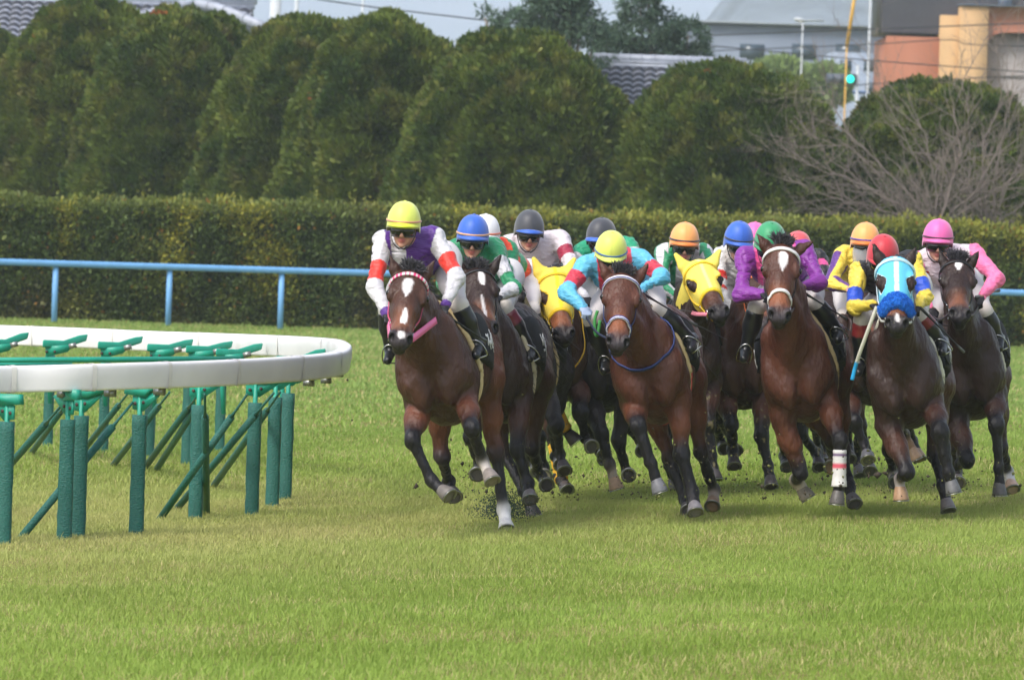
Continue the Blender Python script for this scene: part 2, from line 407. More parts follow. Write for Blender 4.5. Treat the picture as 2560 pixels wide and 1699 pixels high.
trees = [(-75, 140, 48, 330, 101, DT + 'cut off by the left edge of the photo'), (205, 138, 2, 520, 102, DT + 'with the highest top, left of the hip ridge'),
    (445, 134, 24, 540, 103, DT + 'below the hip ridge of the left tiled roof'), (750, 131, 36, 500, 104, DT + 'right of the two pale poles'),
    (950, 128, 50, 490, 105, DT + 'left of the tree above the leading rider'), (1285, 125, 82, 600, 106, DT + 'broadest of the row, above the black caps'),
    (1800, 124, 160, 620, 107, DT + 'between the grey tiled roof and the bare tree'), (2335, 126, 208, 580, 108, DT + 'behind the bare branches at the right')]
trees += [(-560, 143, 20, 520, 111, DT + 'beyond the left edge of the photo'), (2880, 126, 200, 560, 112, DT + 'beyond the right edge of the photo')]
for t in trees: dome_tree(*t)

# ---- hedge
def hedge():
    xs = np.arange(-18, 18.1, .12); pxs = 1280 + xs * 136
    Df = 109.5 + np.interp(pxs, [0, 900, 2560, 4000], [2.5, 3.5, 7.0, 9.5])
    root = empty('hedge', (0, 113, 0), 'long clipped hedge with yellow tipped leaves behind the pale blue rail', 'hedge')
    zt = 2.09 + .13 * (xs + 12.5) / 25
    sec = [(0, .02), (-.04, .4), (-.06, .8), (-.06, 1.2), (-.05, 1.6), (0, 1.95)]
    # profile: front wall up, rounded shoulder, top, back wall
    V = []; ncol = 0
    for x, y, t in zip(xs, Df, zt):
        pr = [(y, z) for z in np.arange(0, t - .05, .12)] + [(y + .1, t), (y + .35, t + .02), (y + .7, t), (y + 1.1, t - .02), (y + 1.3, t - .3), (y + 1.35, 1.2), (y + 1.35, 0)]
        if not ncol: ncol = len(np.arange(0, 2.2, .12)) + 7
        pr = [(y, z) for z in np.linspace(0, t - .08, ncol - 7)] + pr[-7:]
        V.append([[x, a, b] for a, b in pr])
    V = np.array(V); n, m = V.shape[:2]; V = V.reshape(-1, 3)
    i = (np.arange(n - 1)[:, None] * m + np.arange(m - 1)[None]).ravel(); F = np.stack([i, i + m, i + m + 1, i + 1], 1)
    Nn = vnormals(V, F); V = V + Nn * ((fbm(V, 1.2, 41) - .5) * .36 + (vn(V, 3.4, 42) - .5) * .2)[:, None]
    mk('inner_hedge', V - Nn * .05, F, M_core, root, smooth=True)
    k = Nn[:, 1] < .5; V2, N2 = V[k], Nn[k]; nl = 216000
    Q, f, ii = leaves(V2, N2, nl, .078, up=.35, asp=.55, jit=.06)
    p = V2[ii] + rng.normal(0, .05, (nl, 3)); S = np.stack([p[:, 0] * 1.5, p[:, 1], p[:, 2] * .8], 1)
    a = fbm(S, 1.0, 51)[:, None]; c = s2l((72, 94, 46)) * (1 - a) + s2l((98, 114, 58)) * a
    right = np.clip((p[:, 0:1] + 3) / 14, 0, 1)
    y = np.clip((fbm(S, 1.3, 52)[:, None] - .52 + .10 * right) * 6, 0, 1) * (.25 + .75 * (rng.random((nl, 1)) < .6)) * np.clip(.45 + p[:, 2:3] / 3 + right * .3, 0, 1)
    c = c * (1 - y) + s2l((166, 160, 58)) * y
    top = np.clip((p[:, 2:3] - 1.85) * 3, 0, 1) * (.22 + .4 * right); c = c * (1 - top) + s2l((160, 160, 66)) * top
    dr = np.clip((fbm(S, .8, 53)[:, None] - .56) * 6, 0, 1) * np.clip(1 - right * 1.5, 0, 1); c = c * (1 - dr * .55) + s2l((92, 80, 58)) * dr * .55
    og = (rng.random((nl, 1)) < .015); c = np.where(og, s2l((170, 120, 60)), c); c = c * (.7 + .6 * rng.random((nl, 1)))
    mk('leaves', Q, f, M_leaf, root, np.repeat(c, 4, axis=0), kind='stuff')
    # sprigs standing above the clipped top
    sp = MB()
    for _ in range(60):
        x = rng.uniform(-5, 12.3) if rng.random() < .85 else rng.uniform(-12, -5); y = np.interp(x, xs, Df) + rng.uniform(.1, .9); t = np.interp(x, xs, zt); hh = rng.uniform(.08, .32)
        for _ in range(26):
            q = A(x, y, t + rng.random() * hh) + rng.normal(0, .05, 3); d = nrm(rng.normal(0, .6, 3) + [0, 0, .8]); s2 = nrm(np.cross(d, rng.normal(0, 1, 3)))
            sp.add([q, q + d * .03 - s2 * .015, q + d * .07, q + d * .035 + s2 * .015], [[0, 1, 2, 3]], s2l((150, 150, 66)) * rng.uniform(.7, 1.15))
    sp.out('sprigs', M_leaf, root, kind='stuff')
hedge()

# ---- pale blue outer rail
def blue_rail():
    def D(px): return np.interp(px, [-1000, 0, 700, 1300, 2560, 3700], [107.5, 109, 110.5, 112, 114.5, 116.5])
    root = empty('outer_rail', G(135, 109), 'pale blue steel rail on round posts in front of the hedge', 'railing')
    P = []
    for px in np.linspace(-1000, 3600, 60): g = G(px, D(px)); P.append(g + [0, 0, 1.06])
    m = MB(); P = np.array(P); T = np.gradient(P, axis=0); T /= np.linalg.norm(T, axis=1)[:, None]; Nn = np.cross(T, [0, 0, 1])
    prof = [(-.05, -.055), (-.05, .03), (-.03, .058), (.03, .058), (.05, .03), (.05, -.055)]; V = []
    for p, n in zip(P, Nn): V += [p + n * a + A(0, 0, b) for a, b in prof]
    q = [[i * 6 + j, i * 6 + (j + 1) % 6, (i + 1) * 6 + (j + 1) % 6, (i + 1) * 6 + j] for i in range(len(P) - 1) for j in range(6)]
    m.add(V, q); m.out('top_rail', M_blue, root, vc=False)
    px = -150.0
    for px in (-720, -436, -152, 135, 420, 700, 982, 1262, 1542, 1822, 2102, 2380, 2660, 2940, 3220):
        g = G(px, D(px) + .03); t = MB(); t.tube([g - [0, 0, .05], g + [0, 0, .5], g + [0, 0, 1.01]], .052, 14); t.out('post', M_blue, root, smooth=True, vc=False)
blue_rail()

# ---- white running rail on padded posts
def running_rail():
    cp = [(-260, 952, 39.6), (0, 948, 40.2), (182, 944, 40.4), (348, 939, 40.8), (510, 934, 41.4), (650, 927, 42.1), (787, 917, 43.1), (846, 907, 44.1), (862, 893, 45.4), (852, 882, 46.8),
          (826, 874, 48.4), (740, 867, 50.2), (589, 860, 52), (368, 852, 53.4), (217, 845, 54.2), (0, 837, 55), (-250, 829, 55.8)]
    root = empty('running_rail', onground(340, 1335), 'white plastic running rail bending round on dark green padded posts', 'railing')
    K = np.array([W(*c) for c in cp]); P = bez(K, 8); T = np.gradient(P, axis=0); T /= np.linalg.norm(T, axis=1)[:, None]
    Nn = np.cross(T, [0, 0, 1]); Nn /= np.linalg.norm(Nn, axis=1)[:, None]
    def sweep(i0, i1, hz, dp, name, mt, seg=None):
        a = np.arange(28) * 2 * math.pi / 28; ca, sa = np.cos(a), np.sin(a)
        cx = np.sign(ca) * np.abs(ca) ** .30 * dp; cz = np.sign(sa) * np.abs(sa) ** .36 * hz; cx = cx * (1 - .18 * (cz < -.3 * hz))
        Pp, Np = P[i0:i1], Nn[i0:i1]; V = (Pp[:, None] + Np[:, None] * cx[None, :, None] + np.array([0, 0, 1.0]) * cz[None, :, None]).reshape(-1, 3); n = 28
        q = [[i * n + j, i * n + (j + 1) % n, (i + 1) * n + (j + 1) % n, (i + 1) * n + j] for i in range(len(Pp) - 1) for j in range(n)]
        mk(name, V, [q], mt, root, smooth=True)
    L = len(P); cuts = [i for i in range(0, L - 1, 9)] + [L - 1]
    for a, b in zip(cuts[:-1], cuts[1:]):
        sweep(a, b + 1, .088, .052, 'rail_section', M_white)
    for c in cuts[1:-1]:
        j = MB(); a = np.arange(20) * 2 * math.pi / 20; ca, sa = np.cos(a), np.sin(a)
        cx = np.sign(ca) * np.abs(ca) ** .30 * .056; cz = np.sign(sa) * np.abs(sa) ** .36 * .0925; V = []
        for o in (-.018, .018): V.append(P[c] + T[c] * o + Nn[c] * cx[:, None] + A(0, 0, 1) * cz[:, None])
        j.add(np.concatenate(V), [[[i, (i + 1) % 20, 20 + (i + 1) % 20, 20 + i] for i in range(20)]]); j.out('joint_sleeve', M_joint, root, smooth=True, vc=False)
    def post(px, py, wid=.1, dirn=1, pad=.8, arm=True):
        b = onground(px, py); D = (b - cP) @ cF; up = A(0, 0, 1)
        # nearest rail point
        k = np.argmin(np.linalg.norm((P - b)[:, :2], axis=1)); o = P[k] - b; oh = A(o[0], o[1], 0); top = P[k][2] - b[2]
        pm = MB(); rr = wid / 2; a = np.arange(12) * 2 * math.pi / 12; cx = np.sign(np.cos(a)) * np.abs(np.cos(a)) ** .6 * rr; cy = np.sign(np.sin(a)) * np.abs(np.sin(a)) ** .6 * rr
        V = []; zz = np.linspace(-.04, pad, 14); jj = np.random.default_rng(int(px * 7 + 3000))
        for z in zz: V.append(b + np.stack([cx + jj.normal(0, .0018, 12), cy + jj.normal(0, .0018, 12), 0 * cx + z + (0 if z < pad else jj.normal(0, .004))], 1))
        q = [[i * 12 + j, i * 12 + (j + 1) % 12, (i + 1) * 12 + (j + 1) % 12, (i + 1) * 12 + j] for i in range(13) for j in range(12)]
        pm.add(np.concatenate(V), [q, [[13 * 12 + j for j in range(12)]]]); pm.out('post_pad', M_pad, root, smooth=False, vc=False)
        t = MB(); t.tube([b + up * .5, b + up * (top - .12)], .017, 10); 
        t.out('post', M_teal, root, smooth=True, vc=False)
        if not arm: return
        # kinked arm carrying the rail
        ln = max(.12, np.linalg.norm(oh)); dh = oh / max(ln, 1e-3) if np.linalg.norm(oh) > .05 else Nn[k] * -1
        tc = b + up * (top - .1); t = MB(); s = nrm(np.cross(dh, up)); w = .022
        pts = [(-.14, -.02, .05), (-.13, .045, .0), (0.1, .04, 0), (ln - .06, .11, 0), (ln + .0, .06, 0), (ln - .12, -.0, 0), (.06, -.035, 0)]
        V = [tc + dh * x + up * (z - .02) + s * w * sg for sg in (-1, 1) for x, z, _ in pts]; n = len(pts)
        t.add(V, [[[i, (i + 1) % n, n + (i + 1) % n, n + i] for i in range(n)], [list(range(n))[::-1], [n + i for i in range(n)]]])
        t.out('rail_arm', M_teal, root, vc=False)
        t = MB(); V = [tc + dh * x + up * z + s * .006 * sg for sg in (-1, 1) for x, z in ((-.07, -.05), (-.07, -.14), (.03, -.15), (.2, -.03), (.16, -.02))]
        t.add(V, [[[i, (i + 1) % 5, 5 + (i + 1) % 5, 5 + i] for i in range(5)], [[4, 3, 2, 1, 0], [5, 6, 7, 8, 9]]])
        t.out('gusset_plate', M_teal, root, vc=False)
        for x, z in ((-.04, -.1), (.04, -.09)): t = MB(); t.tube([tc + dh * x + up * z - s * .014, tc + dh * x + up * z + s * .014], .012, 8); t.out('bolt', M_dark, root, vc=False)
        t = MB(); t.box(tc + dh * (ln - .04) + up * -.01 , (.07, .05, .05), np.array([dh, s, up])); t.out('clamp', M_metal, root, vc=False)
    for px, py in ((8, 1361), (160, 1349), (194, 1341), (340, 1335), (488, 1296), (629, 1288), (680, 1266), (712, 1248)): post(px, py)
    for px, py in ((119, 1116), (257, 1130), (372, 1143), (466, 1160), (548, 1128), (-40, 1106)): post(px, py, .095, pad=.84, arm=False)
    def brace(b, t, Dt, r=.026):
        B = onground(*b); Tt = W(t[0], t[1], Dt); d = Tt - B
        m = MB(); m.tube([B - d * .02, B + d * .4, B + d * .82], [r, r, r], 12); m.tube([B + d * .8, B + d * .86, Tt], [r * .75, r * .35, r * .35], 8); m.out('brace', M_pad, root, smooth=True, vc=False)
    for b, t, D in (((51, 1345), (332, 1005), 41.2), ((-62, 1262), (156, 1010), 41.0), ((399, 1298), (618, 985), 42.4), ((439, 1274), (684, 982), 43.0), ((530, 1219), (700, 980), 44), ((360, 1171), (498, 982), 46.5),
                    ((387, 1179), (512, 985), 46.5), ((281, 1164), (424, 980), 47.5), ((77, 1134), (168, 1005), 49), ((205, 1130), (318, 985), 50), ((516, 1286), (512, 985), 41.8)):
        brace(b, t, D)
    for x0, y0, x1, y1, D in ((-38, 846, 73, 830, 53.9), (107, 849, 220, 835, 53.6), (245, 853, 358, 840, 52.9), (368, 859, 484, 847, 52.2), (465, 863, 583, 852, 51.5), (540, 871, 658, 857, 50.7), (690, 889, 815, 871, 48.0)):
        w = x1 - x0; pr = [(x0, y0), (x0 + .46 * w, y0 + 2), (x0 + .80 * w, y1 + 3), (x1, y1), (x1 - 4, y1 + 17), (x0 + .80 * w, y1 + 23), (x0 + .52 * w, y0 + 20), (x0 - 1, y0 + 19)]
        V = [W(x, y, D + .25 * (x - x0) / w + e) for e in (0, .06) for x, y in pr]; a = MB(); a.add(V, [[[i, (i + 1) % 8, 8 + (i + 1) % 8, 8 + i] for i in range(8)], [list(range(8))[::-1], list(range(8, 16))]]); o = a.out('rail_arm', M_teal, root, vc=False)
        bv = o.modifiers.new('soft edges', 'BEVEL'); bv.width = .012; bv.segments = 2
        g = MB(); g.add([W(x, y, D + .05 + e) for e in (0, .012) for x, y in ((x0 + 6, y0 + 17), (x0 + .75 * w, y0 + 10), (x0 + .55 * w, y0 + 30), (x0 + 8, y0 + 44))], [[0, 1, 2, 3], [7, 6, 5, 4], [0, 4, 5, 1], [1, 5, 6, 2], [2, 6, 7, 3], [3, 7, 4, 0]]); g.out('gusset_plate', M_teal, root, vc=False)
        g = MB(); c = W(x0 + .66 * w, y0 + 15, D - .01); g.box(c, (.065, .012, .045), np.array([nrm(A(1, 0, .3)), A(0, 1, 0), nrm(A(-.3, 0, 1))])); g.out('clamp', M_metal, root, vc=False)
        for bx in (.08, .26): g = MB(); c = W(x0 + bx * w, y0 + 30, D + .03); g.tube([c, c + A(0, .05, 0)], .012, 8); g.out('bolt', M_dark, root, vc=False)
        g = MB(); b0 = G(x0 + 14, D + .1); g.tube([b0 + A(0, 0, .5), W(x0 + 12, y0 + 14, D + .1)], .02, 10); g.out('post', M_teal, root, vc=False, smooth=True)
    m = MB(); m.tube([W(-200, 901, 45.5), W(200, 899, 46), W(600, 896.5, 46.5)], .021, 12); m.out('inner_pipe', M_teal, root, smooth=True, vc=False)
    m = MB(); m.tube([W(-200, 912, 44.5), W(180, 910, 44.8)], .014, 10); m.out('inner_pipe', M_teal, root, smooth=True, vc=False)
running_rail()

# ---- bare tree in front of the clipped trees
def bare_tree(px, D, seed, label, stems):
    b = G(px, D); root = empty('bare_tree', b, label, 'tree', 'leafless trees behind the hedge at the right'); rr = np.random.default_rng(seed)
    tr = MB(); br = MB()
    def grow(m, p, d, L, r, lv):
        n = 5; pts = [p]; dd = d.copy()
        for i in range(n):
            dd = nrm(dd + rr.normal(0, .09, 3) + [0, 0, .03]); pts.append(pts[-1] + dd * L / n)
        rad = np.linspace(r, r * .55, n + 1); m.tube(pts, rad, 7 if lv < 2 else 4, cap=False)
        if lv >= 4: return
        k = 3 if lv < 3 else 2
        for j in range(k):
            i = rr.integers(2, n + 1); ax = rr.normal(0, 1, 3); ax[1] *= .6; nd = nrm(dd + ax * .42)
            grow(br, pts[i], nd, L * rr.uniform(.55, .85), rad[i] * .55, lv + 1)
        grow(br, pts[-1], nrm(dd + rr.normal(0, .15, 3)), L * .75, rad[-1] * .95, lv + 1)
    for ang, L, dy in stems:
        a = R(ang); grow(tr, b + [rr.uniform(-.25, .25), rr.uniform(-.2, .2), -.1], nrm(A(math.sin(a), dy, math.cos(a))), L, .036, 0)
    tr.out('trunk', M_twig, root, smooth=True, vc=False); br.out('branches', M_twig, root, smooth=True, vc=False)
M_twig = mat('grey twigs', s2l((132, 120, 114)), .85, var=.15)
def limb_tree(px, D, seed, label, limbs):
    b = G(px, D); root = empty('bare_tree', b, label, 'tree', 'leafless trees behind the hedge at the right'); rr = np.random.default_rng(seed); tr, br, tw = MB(), MB(), MB()
    def twig(m, p, d, L, r, lv):
        pts = [p]; dd = d.copy()
        for i in range(4): dd = nrm(dd + rr.normal(0, .13, 3) + [0, 0, .05]); pts.append(pts[-1] + dd * L / 4)
        m.tube(pts, np.linspace(r, r * .5, 5), 4, cap=False)
        if lv < 2:
            for j in range(3): i = rr.integers(1, 5); twig(tw, pts[i], nrm(dd + rr.normal(0, .5, 3) * [1, .7, 1]), L * rr.uniform(.45, .75), r * .6, lv + 1)
    for lb in limbs:
        o = rr.uniform(-.7, .7); K = [W(x, y, D + o * i / len(lb)) for i, (x, y) in enumerate(lb)]; P = bez(K, 6); n = len(P); P[2:-1] += rr.normal(0, .018, (n - 3, 3))
        rad = np.linspace(.021, .006, n) * rr.uniform(.7, 1.1); tr.tube(P, rad, 6, cap=False)
        for k in range(18):
            i = rr.integers(n // 5, n); d = nrm(P[min(i + 1, n - 1)] - P[i - 1]); twig(br, P[i], nrm(d + rr.normal(0, .5, 3) * [1, .8, 1]), rr.uniform(.45, 1.0), rad[i] * .55 + .002, 0)
    tr.out('trunk', M_twig, root, smooth=True, vc=False); br.out('branches', M_twig, root, smooth=True, vc=False); tw.out('twigs', M_twig, root, smooth=True, vc=False, kind='stuff')
limb_tree(2340, 117.5, 5, 'leafless many stemmed grey tree spreading wide behind the hedge', [[(2328, 640), (2320, 560), (2200, 480), (2080, 400), (1985, 290)], [(2330, 640), (2325, 560), (2230, 440), (2120, 330), (2050, 180)], [(2336, 640), (2335, 560), (2300, 420), (2230, 280), (2150, 100)],
    [(2340, 640), (2342, 560), (2330, 420), (2290, 300), (2200, 190)], [(2345, 640), (2348, 560), (2390, 420), (2420, 300), (2400, 190)], [(2350, 640), (2355, 560), (2450, 460), (2510, 330), (2545, 110)], [(2325, 640), (2310, 565), (2180, 520), (2070, 490), (1960, 440)],
    [(2326, 640), (2315, 560), (2150, 460), (2040, 420), (1950, 370)], [(2350, 640), (2360, 560), (2450, 500), (2570, 430)], [(2345, 640), (2350, 560), (2400, 380), (2390, 250), (2480, 70)], [(2330, 640), (2318, 560), (2250, 500), (2150, 390), (2060, 350)], [(2322, 640), (2300, 565), (2200, 545), (2110, 540), (2060, 520)]])
limb_tree(2480, 118.2, 9, 'leafless grey tree at the right edge of the photo', [[(2475, 640), (2478, 560), (2500, 380), (2570, 200)], [(2470, 640), (2470, 560), (2455, 380), (2500, 250), (2490, 90)], [(2480, 640), (2485, 560), (2540, 420), (2600, 330)], [(2470, 640), (2462, 560), (2420, 470), (2330, 400), (2270, 330)], [(2482, 640), (2492, 560), (2580, 500)]])

# ---- feathery evergreens behind
def feather_tree(blobs, D, trunkpx, seed, label):
    b = G(trunkpx, D); root = empty('evergreen_tree', b, label, 'tree', 'feathery evergreens behind the clipped trees'); rr = np.random.default_rng(seed)
    m = MB(); Q = []; C = []
    for (px, py, rpx) in blobs:
        c = W(px, py, D); r = rpx * D / FPX; m.tube([b + [0, 0, 1], (b + c) / 2 + [0, 0, .8], c], [.13, .08, .03], 6)
        n = int(2600 * r * r); v = rr.normal(0, 1, (n, 3)); v /= np.linalg.norm(v, axis=1)[:, None]; q = c + v * (r * (.25 + .75 * rr.random((n, 1)) ** .5)) * [1, 1, .8]
        keep = fbm(q, 1.9, seed) > .47; q = q[keep]; v = v[keep]; n = len(q)
        Qq, f, i = leaves(q, v * .5 + [0, 0, -.15], n * 2, .2, up=-.05, asp=.22, jit=.04, spread=.8); Q.append(Qq)
        a = vn(q[i], 2.2, seed + 1)[:, None]; cc = s2l((92, 116, 92)) * a + s2l((60, 82, 68)) * (1 - a); cc = cc * (.75 + .5 * rr.random((len(i), 1))); C.append(np.repeat(cc, 4, axis=0))
    m.out('trunk', M_bark, root, smooth=True, vc=False); Q = np.concatenate(Q); f = np.arange(len(Q) // 4)[:, None] * 4 + np.arange(4)
    mk('crown', Q, f, M_leaf, root, np.concatenate(C))
feather_tree([(1212, 45, 32), (1290, 60, 45), (1390, 20, 75), (1450, 70, 70), (1345, 100, 60), (1430, -40, 80), (1480, 120, 60), (1240, 95, 40), (1350, -60, 60)], 150, 1390, 61, 'feathery grey green evergreen behind the broadest clipped tree')
feather_tree([(1600, 20, 55), (1660, 70, 60), (1590, 90, 60), (1720, 90, 50), (1545, 130, 60), (1640, 125, 60), (1740, 140, 40), (1620, -40, 50), (1510, 100, 40)], 153, 1640, 62, 'feathery grey green evergreen above the grey tiled roof')

# ---- tiled roofs
M_tile = mat('grey roof tile', s2l((150, 156, 172)), .4, var=.3, vscale=3)
M_gap_shade = mat('dark tile joint and shade', s2l((46, 50, 62)), .7)  # dark risers: mortar joint plus painted shade under each tile row
M_ridge = mat('ridge tile', s2l((160, 166, 180)), .4, var=.2)
M_wall = mat('cream house wall', s2l((200, 195, 180)), .85)
def tiled_house(xc, D, w, ridge_z, run, drop, label, dark=False):
    b = W(xc, 550, D); b[2] = gz(b[0], b[1]) - .3; root = empty('tiled_house', b, label, 'house', 'houses with grey tiled roofs'); y0 = b[1]
    for side, nm in ((-1, 'roof'), (1, 'roof')):
        nx = int(w / .28) * 8; ny = 14; x = np.linspace(-w / 2, w / 2, nx); V = []
        for j in range(ny):
            for e in (0, 1):
                t = (j + e) / ny; yy = side * run * t; zz = ridge_z - drop * t + (.11 if e else 0)
                V.append(np.stack([b[0] + x, y0 + yy + 0 * x, zz + .085 * (np.abs(np.sin(x * math.pi / .28)) ** .6)], 1))
        V = np.concatenate(V); r = 2 * ny; i = (np.arange(r - 1)[:, None] * nx + np.arange(nx - 1)).ravel(); F = np.stack([i, i + nx, i + nx + 1, i + 1], 1)
        mk(nm, V, F, [M_tile, M_gap_shade], root, fmat=np.repeat(np.arange(r - 1) % 2, nx - 1))
    m = MB(); m.box((b[0], y0, ridge_z + .06), (w + .1, .34, .1)); m.box((b[0], y0, ridge_z + .15), (w + .1, .3, .06)); m.tube([(b[0] - w / 2 - .1, y0, ridge_z + .24), (b[0] + w / 2 + .1, y0, ridge_z + .24)], .11, 14)
    for x in np.arange(-w / 2, w / 2, .3): m.tube([(b[0] + x, y0, ridge_z + .24), (b[0] + x + .03, y0, ridge_z + .24)], .125, 14)
    m.out('ridge', M_ridge, root, vc=False)
    m = MB(); hz = ridge_z - drop - .02; m.box((b[0], y0, hz / 2 + b[2] / 2), (w - 1.2, run * 2 - 1.4, hz - b[2])); m.out('wall', M_wall, root, vc=False)
    m = MB(); xw, yw = w / 2 - .6, run - .7
    m.add([(b[0] - xw, y0 - yw, hz), (b[0] - xw, y0 + yw, hz), (b[0] - xw, y0, ridge_z - .1), (b[0] + xw, y0 - yw, hz), (b[0] + xw, y0 + yw, hz), (b[0] + xw, y0, ridge_z - .1)], [[[0, 1, 2], [3, 5, 4]]]); m.out('gable', M_wall, root, vc=False)
    return root, b
def zat(px, py, D): return W(px, py, D)[2]
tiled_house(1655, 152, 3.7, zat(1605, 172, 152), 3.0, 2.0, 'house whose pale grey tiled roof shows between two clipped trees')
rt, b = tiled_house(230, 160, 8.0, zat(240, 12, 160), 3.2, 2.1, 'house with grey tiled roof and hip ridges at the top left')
m = MB()
for P in ([W(345, 46, 156.4), W(420, 24, 157), W(485, 8, 157.5)], [W(485, 8, 157.5), W(560, 26, 157), W(665, 70, 156.3)]):
    P = bez(P, 4); m.tube(P, .13, 12)
    for q in P[::2]: m.tube([q, q + nrm(P[-1] - P[0]) * .05], .155, 12)
m.out('hip_ridge', M_ridge, rt, vc=False)
m = MB(); m.add([W(345, 50, 156.6), W(485, 12, 157.7), W(665, 74, 156.5), W(665, 330, 156), W(345, 330, 156)], [[[0, 1, 2, 3, 4]]]); m.out('gable_wall', M_tile, rt, vc=False)

# ---- buildings beyond
def face_box(root, name, x0, y0, x1, y1, D, depth, mt, **k):
    "a solid block whose front face spans the given pixels at depth D"
    p, q = W(x0, y0, D), W(x1, y1, D); m = MB(); w = q[0] - p[0]; h = p[2] - q[2]
    m.box(((p[0] + q[0]) / 2, (p[1] + q[1]) / 2 + depth / 2, (p[2] + q[2]) / 2), (abs(w), depth, abs(h))); return m.out(name, mt, root, vc=False, **k)
M_orange = mat('orange brown render', s2l((158, 102, 78)), .85, var=.1, vscale=.6)
M_cream = mat('cream render', s2l((186, 152, 110)), .85, var=.08, vscale=.6)
M_terra = mat('terracotta render', s2l((152, 100, 80)), .85, var=.08, vscale=.6)
M_clad = mat('dark grey corrugated cladding', s2l((74, 74, 84)), .6, var=.1)
M_grey = mat('pale grey concrete', s2l((112, 122, 138)), .8, var=.25, vscale=.2)  # bluish tone puts the warehouse's haze into the colour
M_shut = mat('grey shutter', s2l((150, 144, 142)), .6, var=.12, stretch=(.2, .2, 4))
M_glassd = mat('dark glass', s2l((60, 75, 90)), .2)
g = G(2400, 225); bt = empty('shop_building', g, 'cream and terracotta building with dark corrugated upper storey', 'building')
gb = lambda px, D: 700
face_box(bt, 'lower_wall', 2218, 90, 2353, 620, 225, 8, M_orange)
face_box(bt, 'cream_pier', 2353, 38, 2402, 620, 224.6, 8.4, M_cream); face_box(bt, 'cream_pier', 2402, 16, 2452, 620, 224.2, 8.8, M_cream)
face_box(bt, 'coping', 2400, 12, 2640, 18, 224, 9, M_grey)
# wall with the arched opening
p0, p1 = W(2452, 18, 224.4), W(2640, 620, 224.4); m = MB(); aw = []
for t in np.linspace(0, math.pi / 2, 9): aw.append((2462 + 48 * (1 - math.cos(t)), 128 - 46 * math.sin(t)))
pts = [(2452, 18), (2452, 620), (2462, 620)] + aw + [(2640, 82), (2640, 18)]
Va = [W(a, b_, 224.4) for a, b_ in pts]; Vb = [v + A(0, .5, 0) for v in Va]; n = len(pts)
fan = [[1, 0, n - 1 - 0, 2]]
m.add(Va + Vb, [[[i, (i + 1) % n, n + (i + 1) % n, n + i] for i in range(n)], [list(range(n))]]); m.out('arch_wall', M_terra, bt, vc=False)
face_box(bt, 'shutter', 2455, 80, 2640, 620, 225, 7, M_shut)
for y in (112, 190): face_box(bt, 'shutter_bar', 2466, y, 2640, y + 7, 224.9, .1, M_clad)
m = MB(); p = W(2210, -150, 225.3); q = W(2560, 92, 225.3); nx = 120; xs = np.linspace(p[0], q[0], nx); V = [(x, p[1] + (.06 if i % 2 else 0), z) for z in (q[2], p[2]) for i, x in enumerate(xs)]
i = np.arange(nx - 1); m.add(V, np.stack([i, i + 1, i + 1 + nx, i + nx], 1)); m.box(((p[0] + q[0]) / 2, p[1] + 3.2, (p[2] + q[2]) / 2), (q[0] - p[0], 6, p[2] - q[2])); m.out('corrugated_storey', M_clad, bt, vc=False)
face_box(bt, 'roof_vent', 2500, -20, 2530, 14, 224.6, 1, M_grey)
g = G(1950, 330); bt = empty('warehouse', g, 'hazy pale grey warehouse beyond the wires', 'building')
face_box(bt, 'wall', 1700, 60, 2212, 560, 330, 20, M_grey); face_box(bt, 'fascia', 1695, 54, 2216, 66, 329.5, 21, mat('pale fascia', s2l((146, 154, 166)), .8))
for x in (1850, 1980, 2090): face_box(bt, 'window', x, 110, x + 60, 150, 329.9, .3, M_glassd)
g = G(2100, 300); bt = empty('house', g, 'blue grey house behind the traffic light', 'house')
face_box(bt, 'wall', 2080, 130, 2216, 560, 290, 8, mat('blue grey wall', s2l((140, 152, 170)), .8)); 
for x, y in ((2100, 150), (2160, 150), (2100, 200), (2165, 205)): face_box(bt, 'window', x, y, x + 28, y + 28, 289.9, .2, M_glassd)
g = G(2090, 270); bt = empty('canopy', g, 'blue canopy glimpsed between the clipped trees', 'canopy')
face_box(bt, 'canopy_edge', 2015, 224, 2190, 233, 270, 3, mat('blue canopy', s2l((70, 110, 190)), .6))
for x in (2030, 2170): face_box(bt, 'leg', x, 233, x + 5, 600, 270, .1, M_metal)
# far bushes
for bx, by, r_, lab in ((1950, 205, 60, 'hazy light green tree beyond the wires'), (2060, 215, 50, 'hazy light green tree left of the blue grey house')):
    c = W(bx, by, 262); rr_ = r_ * 262 / FPX; gb_ = G(bx, 262); tr_ = empty('far_tree', gb_, lab, 'tree', 'hazy trees beyond the wires')
    m = MB(); m.tube([gb_, (gb_ + c) / 2, c], [.2, .14, .08], 8); m.out('trunk', M_bark, tr_, vc=False)
    v = rng.normal(0, 1, (5000, 3)); v /= np.linalg.norm(v, axis=1)[:, None]; q = c + v * rr_ * (.5 + .5 * rng.random((5000, 1))) * [1.2, 1, .9]
    Ql, f, ii = leaves(q, v, 9000, .3, asp=.5, jit=.1); mk('crown', Ql, f, M_leaf, tr_, np.repeat(s2l((130, 150, 90)) * (.7 + .6 * rng.random((9000, 1))), 4, axis=0))

